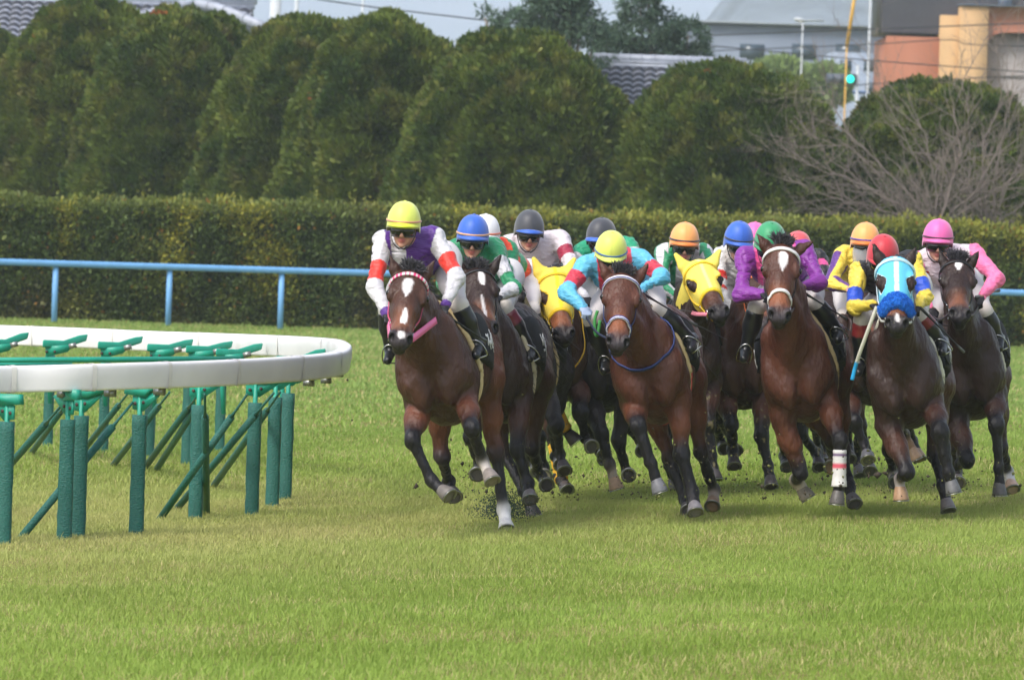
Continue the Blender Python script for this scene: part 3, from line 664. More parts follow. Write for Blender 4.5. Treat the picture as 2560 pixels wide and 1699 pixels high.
# ---- poles, wires, signals
M_conc = mat('pale pole concrete', s2l((190, 195, 200)), .8); M_wire = mat('black cable', s2l((40, 44, 52)), .6)
def pole(px, D, w, top, label, m_=M_conc):
    g = G(px, D); r = w / 2 * D / FPX; H = zat(px, top, D); m = MB(); m.tube([g, (g[0], g[1], H)], [r * 1.05, r], 14); o = m.out('utility_pole', m_, None, smooth=True, vc=False)
    return tag(o, label, 'pole', 'utility poles beyond the trees')
pole(667, 190, 28, -60, 'thick pale concrete pole above the clipped trees'); pole(720, 215, 10, -60, 'thin white pole right of the thick pale pole'); pole(2152, 240, 6, -60, 'slim grey pole right of the yellow crane boom')
pole(885, 215, 6, -60, 'slim grey pole crossing the cable above the clipped trees')
def cable(pts, D0, D1, r, label):
    P = bez([W(x, y, D0 + (D1 - D0) * i / max(1, len(pts) - 1)) for i, (x, y) in enumerate(pts)], 8); m = MB(); m.tube(P, r, 6)
    tag(m.out('cable', M_wire, None, vc=False), label, 'cable', 'overhead cables')
cable([(700, -16), (900, 14), (1185, 48), (1500, 84)], 175, 175, .022, 'black overhead cable sloping down to the feathery evergreens')
cable([(1500, 100), (1745, 90), (2160, 74), (2640, 56)], 190, 190, .022, 'highest overhead cable across the terracotta building')
cable([(1500, 138), (1770, 128), (2160, 112), (2370, 100), (2430, 112), (2640, 118)], 192, 192, .018, 'overhead cable that dips beside the cream piers')
cable([(1500, 92), (1745, 112), (2160, 150), (2560, 180), (2640, 186)], 188, 188, .02, 'overhead cable sloping down to the right across the buildings')
cable([(1900, 232), (2010, 222), (2300, 203), (2640, 186)], 195, 195, .018, 'lowest overhead cable just above the right clipped tree')
g = G(2120, 235); m = MB(); P0, P1 = W(2145, -60, 238), W(2117, 118, 238); m.tube([P0, P1], .07, 6); a = nrm(P1 - P0)
m.tube([P1, (P1[0], P1[1] + .3, 0)], .03, 6)
tag(m.out('crane', mat('yellow crane paint', s2l((220, 170, 60)), .5), None, vc=False), 'yellow crane boom above the traffic light', 'crane')
g = G(1985, 240); H = W(1990, 52, 240); root = empty('street_lamp', g, 'street lamp with pale head above the hazy trees', 'street lamp')
m = MB(); m.tube([g, (g[0], g[1], H[2] - .1)], .03, 8); m.out('post', M_conc, root, vc=False); m = MB(); m.tube([(g[0], g[1], H[2] - .1), H, W(2060, 52, 240)], .04, 6); m.out('arm', M_conc, root, vc=False)
m = MB(); m.tube([W(1986, 48, 240), W(2000, 50, 240), W(2018, 54, 240)], [.12, .18, .06], 10, fl=.5); m.out('lamp_head', M_conc, root, vc=False)
g = G(2135, 255); root = empty('traffic_light', g, 'traffic light showing green between the clipped trees', 'traffic light'); c = W(2126, 198, 255)
m = MB(); m.tube([(c[0] + .3, c[1] + .2, g[2]), (c[0] + .3, c[1] + .2, c[2] + .6)], .06, 8); m.out('post', M_conc, root, vc=False)
m = MB(); m.box(c + A(-.38, .14, 0), (1.25, .2, .42)); m.out('housing', mat('signal housing', s2l((70, 80, 95)), .5), root, vc=False)
me_, Nn_, Ln_ = new_mat('green signal lamp'); e = Nn_['Principled BSDF']; e.inputs['Base Color'].default_value = (0, .5, .4, 1); e.inputs['Emission Color'].default_value = (*s2l((20, 230, 200)), 1); e.inputs['Emission Strength'].default_value = 1.6
m = MB(); m.tube([c + A(0, .03, 0), c - A(0, .03, 0)], .155, 20); m.out('green_lens', me_, root, vc=False)
m = MB()
for x in (-.38, -.76): m.tube([c + A(x, .03, 0), c + A(x, .0, 0)], .14, 16)
m.out('dark_lens', M_glassd, root, vc=False)

# ---- wooded hills
def hill(x0, x1, D, prof, name, c):
    pxs = np.linspace(x0, x1, 60); V = []; rows = 10
    for j in range(rows):
        t = j / (rows - 1)
        for px in pxs:
            top = np.interp(px, [a for a, _ in prof], [b_ for _, b_ in prof]); p = W(px, 560 + (top - 560) * math.sin(t * math.pi / 2), D + 200 * t); V.append(p + [0, 0, (vn(p[None], .05, 7)[0] - .5) * 5 * t])
    n = 60; i = (np.arange(rows - 1)[:, None] * n + np.arange(n - 1)).ravel(); mk(name, V, np.stack([i, i + 1, i + 1 + n, i + n], 1), c, smooth=True, kind='structure')
M_haze_hill = mat('haze coloured far hillside', s2l((148, 160, 174)), 1, var=.14, vscale=.012)  # pale blue base colour has the distant haze painted in
M_hill = mat('haze tinted wooded hillside', s2l((112, 122, 132)), .95, var=.4, vscale=.06, bump=1, bscale=.1, bdist=3)  # bluish grey instead of woodland green: haze put into the colour
hill(-9000, 1900, 900, [(-9000, -200), (500, -160), (1000, -90), (1900, -110)], 'hill', M_haze_hill)
hill(1620, 9000, 780, [(1620, 260), (1760, 70), (1800, -60), (2100, -120), (9000, -200)], 'hills', M_hill)

# ================================================================== HORSES
M_coat = mat('horse coat', rough=.42, spec=.30, vc=True, var=.34, vscale=4, bump=1.0, bscale=26, bdist=.012, stretch=(1.6, 1.6, .6))
M_eye = mat('wet dark eye', (.008, .006, .005), .06, var=0)
M_hair = mat('mane hair', rough=.45, vc=True, var=.15, vscale=20)
M_hoof = mat('hoof horn', rough=.5, vc=True, var=.2, vscale=40)
M_shoe = mat('worn horseshoe', s2l((150, 150, 148)), .35, metal=.9)
M_leather = mat('tack', rough=.5, vc=True, var=.08)
M_cloth = mat('saddle cloth', rough=.85, vc=True, var=.1, vscale=30, bump=.3, bscale=60)
M_fleece = mat('fleece', rough=.95, vc=True, var=.2, vscale=60, bump=1, bscale=90)
M_hood = mat('hood fabric', rough=.75, vc=True, var=.06, bump=.35, bscale=25)
M_ring = mat('polished steel', s2l((190, 190, 190)), .2, metal=1)
BLK = s2l((30, 28, 32))
COATS = {  # body, leg top, muzzle, dark points, face
    'bay': (s2l((70, 44, 34)), s2l((104, 60, 42)), s2l((52, 46, 50)), BLK),
    'red': (s2l((84, 49, 37)), s2l((106, 62, 44)), s2l((52, 46, 50)), BLK),
    'dark': (s2l((50, 34, 30)), s2l((72, 44, 34)), s2l((42, 38, 41)), s2l((28, 26, 29))),
    'brown': (s2l((64, 41, 32)), s2l((84, 50, 37)), s2l((44, 39, 41)), BLK),
    'black': (s2l((34, 27, 26)), s2l((38, 30, 28)), s2l((36, 33, 35)), s2l((26, 24, 27))),
}
def seg(p, px, py, L, sign, s_hint=None):
    "next joint: seen at pixel (px,py), bone length L, sign - towards the camera, + away, 0 level"
    D0 = (p - cP) @ cF; q = W(px, py, D0); d = np.linalg.norm(q - p)
    if d >= L: return p + (q - p) * min(1, (L * 1.12) / d) if d > L * 1.12 else q
    dz = math.sqrt(L * L - d * d) * (1 if sign == '+' else -1 if sign == '-' else 0)
    return W(px, py, D0 + dz)
HORSES = []
def horse(s):
    D = s['D']; O = W(s['c'][0], s['c'][1], D); yaw, lean = R(s.get('yaw', 7)), R(s.get('lean', 12)); sz = s.get('size', 1.0)
    f = A(-math.sin(yaw), -math.cos(yaw), 0); u = nrm(A(-math.sin(lean), 0, math.cos(lean))); r = nrm(np.cross(u, f)); u = nrm(np.cross(f, r)); pit = R(s.get('pitch', 3)); f, u = nrm(f * math.cos(pit) - u * math.sin(pit)), nrm(u * math.cos(pit) + f * math.sin(pit))
    ax = np.array([f, r, u]); B = lambda x, y, z: O + (f * x + r * y + u * z) * sz
    body, leg, muz, pts = COATS[s['coat']]
    if 'tint' in s: body = body * s['tint']; leg = leg * s['tint']
    g0 = O + A(0, 1.0, 0); root = empty('racehorse', (g0[0], g0[1], gz(g0[0], g0[1])), s['label'], 'horse', 'racehorses galloping round the bend')
    T = []
    e = lambda c, rr, k=.08, cc=body, a=ax: T.append(Ell(B(*c), np.array(rr) * sz, a, k, cc))
    def tilt(deg):  # rotate about r
        t = R(deg); return np.array([f * math.cos(t) + u * math.sin(t), r, u * math.cos(t) - f * math.sin(t)])
    e((-.38, 0, -.04), (.40, .225, .36), .12); e((-.75, 0, -.02), (.50, .255, .33), .12); e((-1.05, 0, .05), (.42, .235, .28), .12)
    e((-1.36, 0, .13), (.33, .235, .24), .1); e((-.5, 0, .29), (.3, .075, .12), .14); T.append(Cap(B(-.5, 0, .2), B(-1.3, 0, .23), .13 * sz, .14 * sz, .12, colr=body))
    for q in (-1, 1):
        e((-.16, .15 * q, .04), (.14, .088, .32), .09, body, tilt(-28)); e((-.30, .165 * q, -.12), (.16, .07, .14), .05)
        e((-.02, .088 * q, -.085), (.10, .086, .18), .05, body, tilt(12)); e((-.04, .165 * q, -.02), (.085, .075, .14), .09)
        e((-1.42, .125 * q, .02), (.22, .125, .26), .07)
    ntorso = len(T)
    # head
    poll = W(*s['poll'], D + s.get('hd', -.30)); L = .60 * sz; mz = seg(poll, s['muz'][0], s['muz'][1], L, s.get('ms', '-')); a = nrm(mz - poll); L = np.linalg.norm(mz - poll)
    br = s.get('brow', None); l = nrm(A(br[0], 0, br[1]) if br else r - (r @ a) * a * 0); l = nrm(l - (l @ a) * a); n = nrm(np.cross(l, a)) # frontal direction
    if n @ A(0, -1, .3) < 0: n = -n
    hx = np.array([a, l, n]); k = sz * 1.20
    # neck
    axn = nrm(poll - B(-.25, 0, .16)); dv = nrm(np.cross(axn, r)); NK = []
    p0 = B(-.30, 0, .14); p2 = poll - n * .05 * k + a * .03; pm = (p0 + p2) / 2 + u * .03
    NK.append(Cap(p0, pm, .145 * k, .095 * k, .1, dv, 1.6, body)); NK.append(Cap(pm, p2, .095 * k, .072 * k, .05, dv, 1.5, body))
    NK.append(Cap(B(-.08, 0, .04), poll + a * .20 - n * .10, .115 * k, .055 * k, .07, r, 1.05, body))
    H = lambda x, y, z: poll + a * x * (L / .575) + l * y * k + n * z * k
    hd = []; face = body * 1.12; dark = body * .8
    he = lambda c, rr, kk=.025, cc=face: hd.append(Ell(H(*c), np.array(rr) * k, hx, kk, cc))
    he((.07, 0, -.04), (.12, .090, .095)); hd.append(Cap(H(.08, 0, -.035), H(.30, 0, -.02), .090 * k, .062 * k, .03, l, 1.10, face))
    hd.append(Cap(H(.24, 0, -.012), H(.50, 0, -.018), .058 * k, .042 * k, .03, None, 1, face)); 
    for q in (-1, 1):
        he((.20, .052 * q, -.09), (.125, .034, .085), .03); he((.175, .090 * q, -.010), (.050, .024, .034), .02, dark); he((.15, .078 * q, .008), (.045, .022, .022), .02, face); he((.34, .052 * q, -.045), (.10, .012, .022), .03, face)
        he((.54, .047 * q, -.008), (.036, .022, .036), .014, muz)
    hd.append(Cap(H(.28, 0, -.095), H(.50, 0, -.072), .052 * k, .034 * k, .03, l, 1.05, body))
    hd.append(Cap(H(.47, 0, -.03), H(.555, 0, -.035), .050 * k, .046 * k, .03, l, 1.12, muz)); he((.565, 0, -.085), (.03, .038, .028), .02, muz); he((.58, 0, -.035), (.022, .042, .03), .02, muz)
    nosehole = [Ell(H(.568, .050 * q, .008), np.array((.024, .013, .021)) * k, hx) for q in (-1, 1)]
    ears = []
    for q, et in ((-1, s['ears'][0]), (1, s['ears'][1])):
        b = H(.015, .062 * q, -.03); tip = seg(b, et[0], et[1], .165 * k, '0'); d = nrm(tip - b); Le = min(.185 * k, max(.145 * k, np.linalg.norm(tip - b))); tip = b + d * Le; w = nrm(np.cross(d, nrm(n - d * (n @ d))))
        ears.append(Cap(b - d * .01, b + d * Le * .42, .030 * k, .024 * k, .02, w, 1.35, body * .9)); ears.append(Cap(b + d * Le * .42, tip, .024 * k, .004 * k, .012, w, 1.4, body * .8))
    # legs
    LG = []; hoofs = []; wraps = []
    def leg_chain(kind, q, J):
        fore = kind == 'F'
        if fore:
            el = B(-.17, .155 * q, -.22); 
            if 'el' in J: el = W(J['el'][0], J['el'][1], (el - cP) @ cF)
        else: el = B(-1.10, .175 * q, -.17); hip = B(-1.33, .13 * q, .10)
        (k1, k2, k3), sg = J['j'], J['s']
        L1, L2, L3 = (.40, .28, .19) if fore else (.46, .34, .19)
        kn = seg(el, *k1, L1 * sz, sg[0]); fe = seg(kn, *k2, L2 * sz, sg[1]); ho = seg(fe, *k3, L3 * sz, sg[2]); fw = s.get('fw', f)
        m = (el + kn) / 2
        if fore:
            LG.append(Cap(B(-.10, .15 * q, -.06), el, .10 * sz, .084 * sz, .045, colr=body))
            LG.append(Cap(el, el + (kn - el) * .5, .090 * sz, .072 * sz, .04, r, 1.0, (body, leg))); LG.append(Cap(el + (kn - el) * .45, kn, .070 * sz, .050 * sz, .04, None, 1, (leg, pts)))
        else:
            LG.append(Cap(hip, el, .15 * sz, .120 * sz, .08, f, 1.25, (body, leg))); LG.append(Cap(el, el + (kn - el) * .55, .110 * sz, .074 * sz, .06, f, 1.2, (body, leg)))
            LG.append(Cap(el + (kn - el) * .5, kn, .070 * sz, .046 * sz, .04, f, 1.1, (leg, (leg + pts) / 2)))
            hk = kn - nrm(nrm(el - kn) * -.2 + nrm(fe - kn) * -.6 ) * -.0; bk = nrm(-(nrm(el - kn) + nrm(fe - kn)) + 1e-3 * f); LG.append(Ell(kn + bk * .03 * sz, np.array((.04, .04, .045)) * sz, k=.03, colr=pts))
        lo = J.get('sock'); cc = pts
        LG.append(Ell(kn, np.array((.053, .051, .066)) * sz, k=.030, colr=cc)); v = nrm(fe - kn)
        LG.append(Cap(kn, fe, .043 * sz, .033 * sz, .025, f, 1.2, cc)); LG.append(Ell(fe, np.array((.046, .044, .048)) * sz, k=.020, colr=lo if lo is not None and J.get('tall') else cc))
        d = nrm(ho - fe); co = fe + d * (np.linalg.norm(ho - fe) - .085 * sz); LG.append(Cap(fe, co, .033 * sz, .038 * sz, .02, colr=lo if lo is not None else cc))
        hoofs.append((co, d, J.get('hoof', s2l((92, 88, 90))), nrm(fe - kn)))
        if 'wrap' in J: wraps.append((kn, fe, J['wrap'], co))
    for key in ('FL', 'FR', 'HL', 'HR'):
        if key in s: leg_chain(key[0], -1 if key[1] == 'L' else 1, s[key])
    allp = T + NK + hd + ears + LG
    h = s.get('vox', .0115); ncut = lambda P: -np.minimum(nosehole[0].d(P), nosehole[1].d(P)); F, lo_ = grid(allp, h, cuts=ncut); V, Q = surfnet(F, lo_, h)
    cols = paint(allp, V, .010); Nv = vnormals(V, Q); far_ = np.clip(field(hd, V) / .05, 0, 1); ww = (fbm(V @ np.array([r, f, u]).T * [1, .6, .8], 8, int(s['c'][0]) % 91) - .5) * .034 + (fbm(V * [1, 1, .6], 24, 5, 2) - .5) * .014
    Vm = V - Nv * 0; V0 = V; V = V + Nv * (ww * (.18 + .82 * far_))[:, None]
    # coat tones: darker back line, lighter flanks are real colour of a bay; markings
    hp = np.stack([(V - poll) @ a / (L / .575), (V - poll) @ l / k, (V - poll) @ n / k], 1)
    dh = field(hd, V) < .02
    for nh in nosehole:
        w_ = np.clip(1 - nh.d(V) / .006, 0, 1)[:, None]; cols = cols * (1 - w_) + s2l((14, 10, 10)) * w_
    warm = dh & (hp[:, 0] > .36) & (hp[:, 0] < .50); w_ = (np.clip((hp[:, 0] - .30) / .12, 0, 1) * np.clip((.52 - hp[:, 0]) / .05, 0, 1) * dh)[:, None] * s.get('tan', .8)
    cols = cols * (1 - w_) + s2l((138, 84, 56)) * w_
    fr = (dh * np.clip(1 - np.abs(hp[:, 1]) / .05, 0, 1) * np.clip(1 - np.abs(hp[:, 0] - .22) / .14, 0, 1))[:, None] * .45; cols = cols * (1 - fr) + body * .55 * fr
    for (x0, x1, y0, w0, w1) in s.get('marks', []):   # white markings along the face
        t = np.clip((hp[:, 0] - x0) / (x1 - x0), 0, 1); inside = (hp[:, 0] > x0) & (hp[:, 0] < x1); wd_ = (w0 + (w1 - w0) * t) * np.sqrt(np.clip(np.sin(t * math.pi * .9 + .15), 0, 1)) * (.7 + .6 * vn(V, 28, 3))
        mk_ = (np.clip((wd_ - np.abs(hp[:, 1] - y0)) / .009 + .5, 0, 1) * inside * (hp[:, 2] > -.03) * dh)[:, None]; cols = cols * (1 - mk_) + s2l((225, 220, 220)) * mk_
    cols = cols * (.88 + .24 * fbm(V, 7, 3))[:, None]
    if s.get('mud'): md = (vn(V, 45, 4) > .82) & (V[:, 2] < O[2] - .25); cols = np.where(md[:, None], s2l((128, 118, 84)), cols)
    mk('body', V, Q, M_coat, root, cols, smooth=True)
    # eyes
    for q in (-1, 1):
        c = H(.18, .101 * q, -.002); m = MB(); ph = np.linspace(0, math.pi, 9); V_ = []
        m.tube([c + n * .020 * math.cos(t) * k for t in ph], [max(.001, .020 * math.sin(t)) * k for t in ph], 12); m.out('eye', M_eye, root, smooth=True, vc=False)
    # hoofs
    for co, d, hc, cn in hoofs:
        fwd = nrm(np.cross(nrm(np.cross(d, cn) + 1e-6 * r), d)); fwd = nrm(f - (f @ d) * d) if abs(fwd @ f) < .2 else (fwd if fwd @ f > 0 else -fwd)
        sd_ = np.cross(d, fwd); a_ = np.arange(18) * 2 * math.pi / 18; V_ = []
        for z, rr, of in ((-.012, .036, 0), (0, .041, 0), (.035, .049, .006), (.075, .056, .014), (.082, .055, .014), (.080, .040, .012)):
            V_.append(co + d * z * sz + (fwd * (np.cos(a_)[:, None] * rr * 1.08 + of) + sd_ * np.sin(a_)[:, None] * rr) * sz)
        q_ = [[i * 18 + j, i * 18 + (j + 1) % 18, (i + 1) * 18 + (j + 1) % 18, (i + 1) * 18 + j] for i in range(5) for j in range(18)]
        m = MB(); m.add(np.concatenate(V_), [q_, [[90 + j for j in range(18)]]], hc); ho_ = m.out('hoof', M_hoof, root, smooth=True)
        m = MB(); P_ = [co + d * .085 * sz + (fwd * (math.cos(t) * .052 + .014) + sd_ * math.sin(t) * .050) * sz for t in np.linspace(-2.4, 2.4, 18)]
        m.strap(P_, d, .018, .006); m.out('horseshoe', M_shoe, ho_, vc=False)
    for kn, fe, wc, co in wraps:
        m = MB(); n_ = 15; P_ = [kn + (fe - kn) * (.22 + .80 * t) for t in np.linspace(0, 1, n_)] + [fe + (co - fe) * .35]
        cc = np.array([wc(t) if callable(wc) else wc for t in np.linspace(0, 1, n_ + 1)]); m.tube(P_, [.047 * sz + .002 * (i % 2) + .008 * max(0, (i - 11) / 4) for i in range(n_ + 1)], 14, cc); m.out('bandage', M_cloth, root, smooth=True)
    # mane and forelock
    hr = np.random.default_rng(int(s['c'][0])); mc = s.get('mane', s2l((60, 58, 64)))
    def tuft(name, base, dirs, nn, Lh, w=.005, fall=.3):
        m = MB()
        for _ in range(nn):
            t = hr.random(); b = base(t) + hr.normal(0, .010, 3); d = nrm(dirs(t) + hr.normal(0, .30, 3)); Lx = Lh * hr.uniform(.55, 1.15); P_ = [b, b + d * Lx * .5, b + d * Lx * .85 - A(0, 0, Lx * fall * .5), b + d * Lx - A(0, 0, Lx * fall)]
            m.tube(P_, [w, w * 1.1, w * .7, w * .15], 4, mc * hr.uniform(.7, 1.9), cap=False)
        m.out(name, M_hair, root, smooth=True)
    if not s.get('hood') or s['hood'].get('lock'): tuft('forelock', lambda t: H(-.03 + .02 * t, (t - .5) * .075, .03), lambda t: u * .9 + n * .25 + l * ((t - .5) * .9 + .30), 420, .082, .0032, .22)
    cr = lambda t: (p0 * (1 - t) + p2 * t) + dv * (.0) + (u * 1.0) * 0
    cs = 1 if dv @ u > 0 else -1
    tuft('mane', lambda t: (pm + (p2 - pm) * (2 * t - 1) if t > .5 else p0 + (pm - p0) * 2 * t) + dv * cs * (.20 - .10 * t) * k, lambda t: dv * cs * .8 + r * .8 - f * .5, 260, .13, .005, .5)
    tb = B(-1.62, 0, .2); m = MB()
    for _ in range(70):
        o = hr.normal(0, .02, 3); w_ = hr.normal(0, .07, 3); P_ = [tb + o, tb + o - f * .15 + w_ * .3, tb + o - f * .38 - u * .12 + w_, tb + o - f * .6 - u * .38 + w_ * 2]
        m.tube(bez(P_, 3), np.linspace(.008, .002, 10), 4, mc * hr.uniform(.6, 1.2), cap=False)
    m.out('tail', M_hair, root, smooth=True)
    # ---------------- tack
    def cast(prims, c, d, R0=.45, o=.004):
        c = np.atleast_2d(c); d = np.atleast_2d(d); t = np.linspace(0, R0, 90); P_ = c[:, None] + d[:, None] * t[None, :, None]; Fv = field(prims, P_) < 0
        last = Fv.shape[1] - 1 - np.argmax(Fv[:, ::-1], axis=1); last = np.where(Fv.any(1), last, 10); return c + d * (t[last][:, None] + o)
    def hring(x0, x1, a0, a1, nn=26, z0=-.04, sl=0):
        an = np.linspace(a0, a1, nn); ds = np.sin(an)[:, None] * l + np.cos(an)[:, None] * n; xx = x0 + (x1 - x0) * (1 - np.cos(an)) / 2 + sl * np.sin(an)
        c = np.array([H(x, 0, z0) for x in xx]); return cast(hd, c, ds, .25), ds
    tk = s.get('tack', {}); bc = np.asarray(tk.get('col', s2l((30, 28, 32)))); hood = s.get('hood')
    br_ = empty_part('bridle', root)
    def band(name, P_, N_, w, cf, t=.006, m_=M_leather, par=br_):
        m = MB(); c = np.array([cf(i / (len(P_) - 1)) for i in range(len(P_))]) if callable(cf) else cf; m.strap(P_, N_, w, t, c); return m.out(name, m_, par)
    P_, N_ = hring(.055, .10, -1.75, 1.75, 49)
    if not hood or hood.get('browline'):
        if tk.get('brow_wide'): band('browband', P_ + N_ * (.006 if hood else 0), N_, .026, tk.get('browc', bc), .008); 
        else: band('browband', P_ + N_ * (.006 if hood else 0), N_, .019, tk.get('browc', bc), .007)
    elif hood: band('browband', P_ + N_ * .010, N_, .018, hood['trim'], .006)
    if tk.get('browedge') is not None: band('browband_edge', P_ + N_ * .009 + a * .007, N_, .007, tk['browedge'], .003)
    for q in (-1, 1):
        # cheekpiece
        cs_ = [cast(hd, H(x, 0, -.05), l * q + n * z, .2, .006 if not hood else .016)[0] for x, z in ((.06, -.1), (.13, -.35), (.2, -.5), (.28, -.45), (.36, -.35), (.44, -.45), (.48, -.5))]
        P_ = bez(cs_, 4); band('cheekpiece', P_, l * q, .016, tk.get('cheekc', bc), .006)
        bit = H(.485, .062 * q, -.055); m = MB(); m.tube([bit + (a * math.cos(t) + n * math.sin(t)) * .033 * k for t in np.linspace(0, 2 * math.pi, 17)], .0045, 6); m.out('bit_ring', M_ring, br_, vc=False, smooth=True)
        # buckles
        m = MB()
        c0 = cs_[4]; m.box(c0 + l * q * .006, (.022, .006, .02), np.array([a, l, n])); m.out('buckle', M_ring, br_, vc=False)
        s.setdefault('bits', {})[q] = bit
    nb = tk.get('nose')
    if nb is not None:
        P_, N_ = hring(.385, .43, -2.4, 2.4, 45, -.045)
        if tk.get('nose_fleece'):
            c_ = np.array([H(.40 + .035 * abs(t) ** 2, .078 * t, -.035 + .075 * math.cos(t * 1.35)) for t in np.linspace(-1, 1, 15)]); fp = [Cap(c_[i], c_[i + 1], .030 + .016 * math.sin(math.pi * (i + .5) / 14), .030 + .016 * math.sin(math.pi * (i + 1.5) / 14), .02, a, 1.15) for i in range(14)]; Ff, l4 = grid(fp, .008); VV, QQ = surfnet(Ff, l4, .008); NN = vnormals(VV, QQ); VV = VV + NN * ((vn(VV, 55, 3) - .5) * .010)[:, None]
            m = MB(); m.add(VV, QQ, nb); Ql, ff, _ = leaves(VV, NN, 9000, .009, up=0, asp=.35, jit=.003, spread=1.0); m.add(Ql, ff, nb); m.out('fleece_noseband', M_fleece, br_, smooth=True)
        else: band('noseband', P_, N_, tk.get('nosew', .022), nb, .009)
        if tk.get('noseedge') is not None:
            for o_ in (-.0085, .0085): band('noseband_edge', P_ + N_ * .009 + a * o_, N_, .005, tk['noseedge'], .003)
    else:
        P_, N_ = hring(.47, .52, 1.35, 4.93, 20, -.06); band('chin_strap', P_, N_, .012, bc, .005)
    # hood
    if hood:
        hpx = hood.get('end', .36); st = hood.get('start', -.05); hcol = hood['c']
        ec = [H(.20, .10 * q, -.006) for q in (-1, 1)]
        def cuts(P):
            x = (P - poll) @ a / (L / .575); z = (P - poll) @ n / k; y = (P - poll) @ l / k
            c = np.maximum(x - (hpx + .25 * np.abs(z + .02) * 0 + hood.get('arch', .0) * (y / .07) ** 2), st - x)
            for e_ in ec:
                q_ = np.stack([(P - e_) @ a / 1.5, (P - e_) @ l * .55, (P - e_) @ n / 1.0], -1); c = np.maximum(c, hood.get('eye', .034) * k - np.sqrt((q_ ** 2).sum(-1)))
            return c
        hs_ = hd + (ears if hood.get('ears', True) else []) + [NK[1]]
        if hood.get('ears', True):
            def cuts2(P):
                ce = field(ears, P) - .02; return np.minimum(cuts(P), np.maximum(ce, -1))
        else: cuts2 = cuts
        Fh, lo2 = grid(hs_, .0085, .008, cuts=cuts2); Vh, Qh = surfnet(Fh, lo2, .0085)
        y = (Vh - poll) @ l / k; x = (Vh - poll) @ a / (L / .575); z = (Vh - poll) @ n / k; c = np.tile(hcol, (len(Vh), 1)); c[(np.abs(y) < .011) & (z > -.0)] = hood['seam']
        de = np.min([np.sqrt((np.stack([(Vh - e_) @ a / 1.5, (Vh - e_) @ l * .55, (Vh - e_) @ n], -1) ** 2).sum(-1)) for e_ in ec], axis=0) - hood.get('eye', .034) * k
        c[(de < .007) | ((x > hpx - .022) & (x < hpx + .03))] = hood['trim']
        mk('hood', Vh, Qh, M_hood, root, c, smooth=True)
        if hood.get('band') is not None: P_, N_ = hring(.05, .09, -1.7, 1.7, 40); band('hood_band', P_ + N_ * .012, N_, .020, hood['band'], .006)
    # body rings: pad edge + girth, saddle cloth, saddle
    tors = T + NK
    def bring(x0, sl, a0, a1, nn=50, o=.006, z0=0.0):
        an = np.linspace(a0, a1, nn); ds = np.sin(an)[:, None] * r + np.cos(an)[:, None] * u; c = np.array([B(x0 + sl * (1 - math.cos(t)) / 2, 0, z0) for t in an]); return cast(tors, c, ds, .6, o), ds
    pc = s.get('padc', s2l((205, 184, 140)))
    P_, N_ = bring(-.36, -.12, -math.pi * .60, math.pi * .60, 60, .004); m = MB(); m.tube(P_ + N_ * .006, .019, 8, pc); m.out('saddle_pad_edge', M_cloth, root, smooth=True)
    gc = s.get('girth', pc)
    P_, N_ = bring(-.46, -.02, math.pi * .55, math.pi * 1.45, 50, .002); m = MB(); m.strap(P_, N_, .07, .012, pc); m.out('girth', M_cloth, root)
    m = MB(); m.strap(P_ + N_ * .010 - f * .012, N_, .03, .008, gc); m.out('girth_strap', M_cloth, root)
    def sc_cut(P):
        x = (P - O) @ f / sz; z = (P - O) @ u / sz; y = (P - O) @ r / sz
        return np.maximum.reduce([x + .40 + .10 * (.35 - z), -.94 - x, (.0 + .22 * (x + .4)) - z])
    TC = T + [Ell(B(-.66, .245 * q, .10), np.array((.22, .055, .18)) * sz, ax, .06) for q in (-1, 1)]; Fc, l3 = grid(TC, .016, .018, cuts=sc_cut); Vc, Qc = surfnet(Fc, l3, .016); mk('saddle_cloth', Vc, Qc, M_cloth, root, s.get('clothc', s2l((24, 25, 30))), smooth=True)
    # lettering patches on both flaps
    for q in (-1, 1):
        m = MB(); lr = np.random.default_rng(int(s['c'][0]) + q)
        rows = [(-.62, .10), (-.71, .10), (-.80, .09), (-.88, .08)]
        for xc, zc in rows:
            for _ in range(4):
                x1 = xc + lr.uniform(-.03, .03); z1 = zc - .02 + lr.uniform(-.05, .05); ang = lr.choice([0, 1.3, 2.0, .4]); dx, dz = math.cos(ang) * .034, math.sin(ang) * .042
                pts_ = []
                for t in (-1, 0, 1):
                    x_, z_ = x1 + dx * t, z1 + dz * t; c0 = B(x_, 0, z_); p_ = cast(TC, c0, r * q, .6, .022)[0]; pts_.append(p_)
                m.strap(np.array(pts_), r * q, .017, .003, s2l((226, 226, 226)))
        if s.get('letters', True): m.out('cloth_lettering', M_cloth, root)
    m = MB(); m.add(*ell_mesh(B(-.62, 0, .335), (.26, .13, .055), ax), s2l((22, 22, 24))); m.out('saddle', M_leather, root, smooth=True)
    for q in (-1, 1):
        c = [cast(T, B(-.52 - .04 * t, 0, .22 - .22 * t), r * q, .5, .032 + .02 * t)[0] for t in (0, .5, 1)]; m = MB(); m.add(*flap_mesh(bez(c, 5), f, .17, .012, r * q), s2l((20, 20, 23))); m.out('saddle_flap', M_leather, root, smooth=True)
    if 'breast' in s:
        an = np.linspace(-2.35, 2.35, 44); axn2 = nrm(axn * .92 + f * .15); side = nrm(np.cross(axn2, r)); side = side if side @ u > 0 else -side
        ds = np.sin(an)[:, None] * r - np.cos(an)[:, None] * side; c0 = B(-.06, 0, .23); P_ = cast(tors, np.tile(c0, (44, 1)), ds, .5, .012); m = MB(); m.strap(P_, ds, .026, .008, s['breast']); m.out('neck_strap', M_leather, root)
    s.update(root=root, B=B, H=H, f=f, u=u, r=r, O=O, T=T, cast=cast, poll=poll, sz=sz); HORSES.append(s); return s
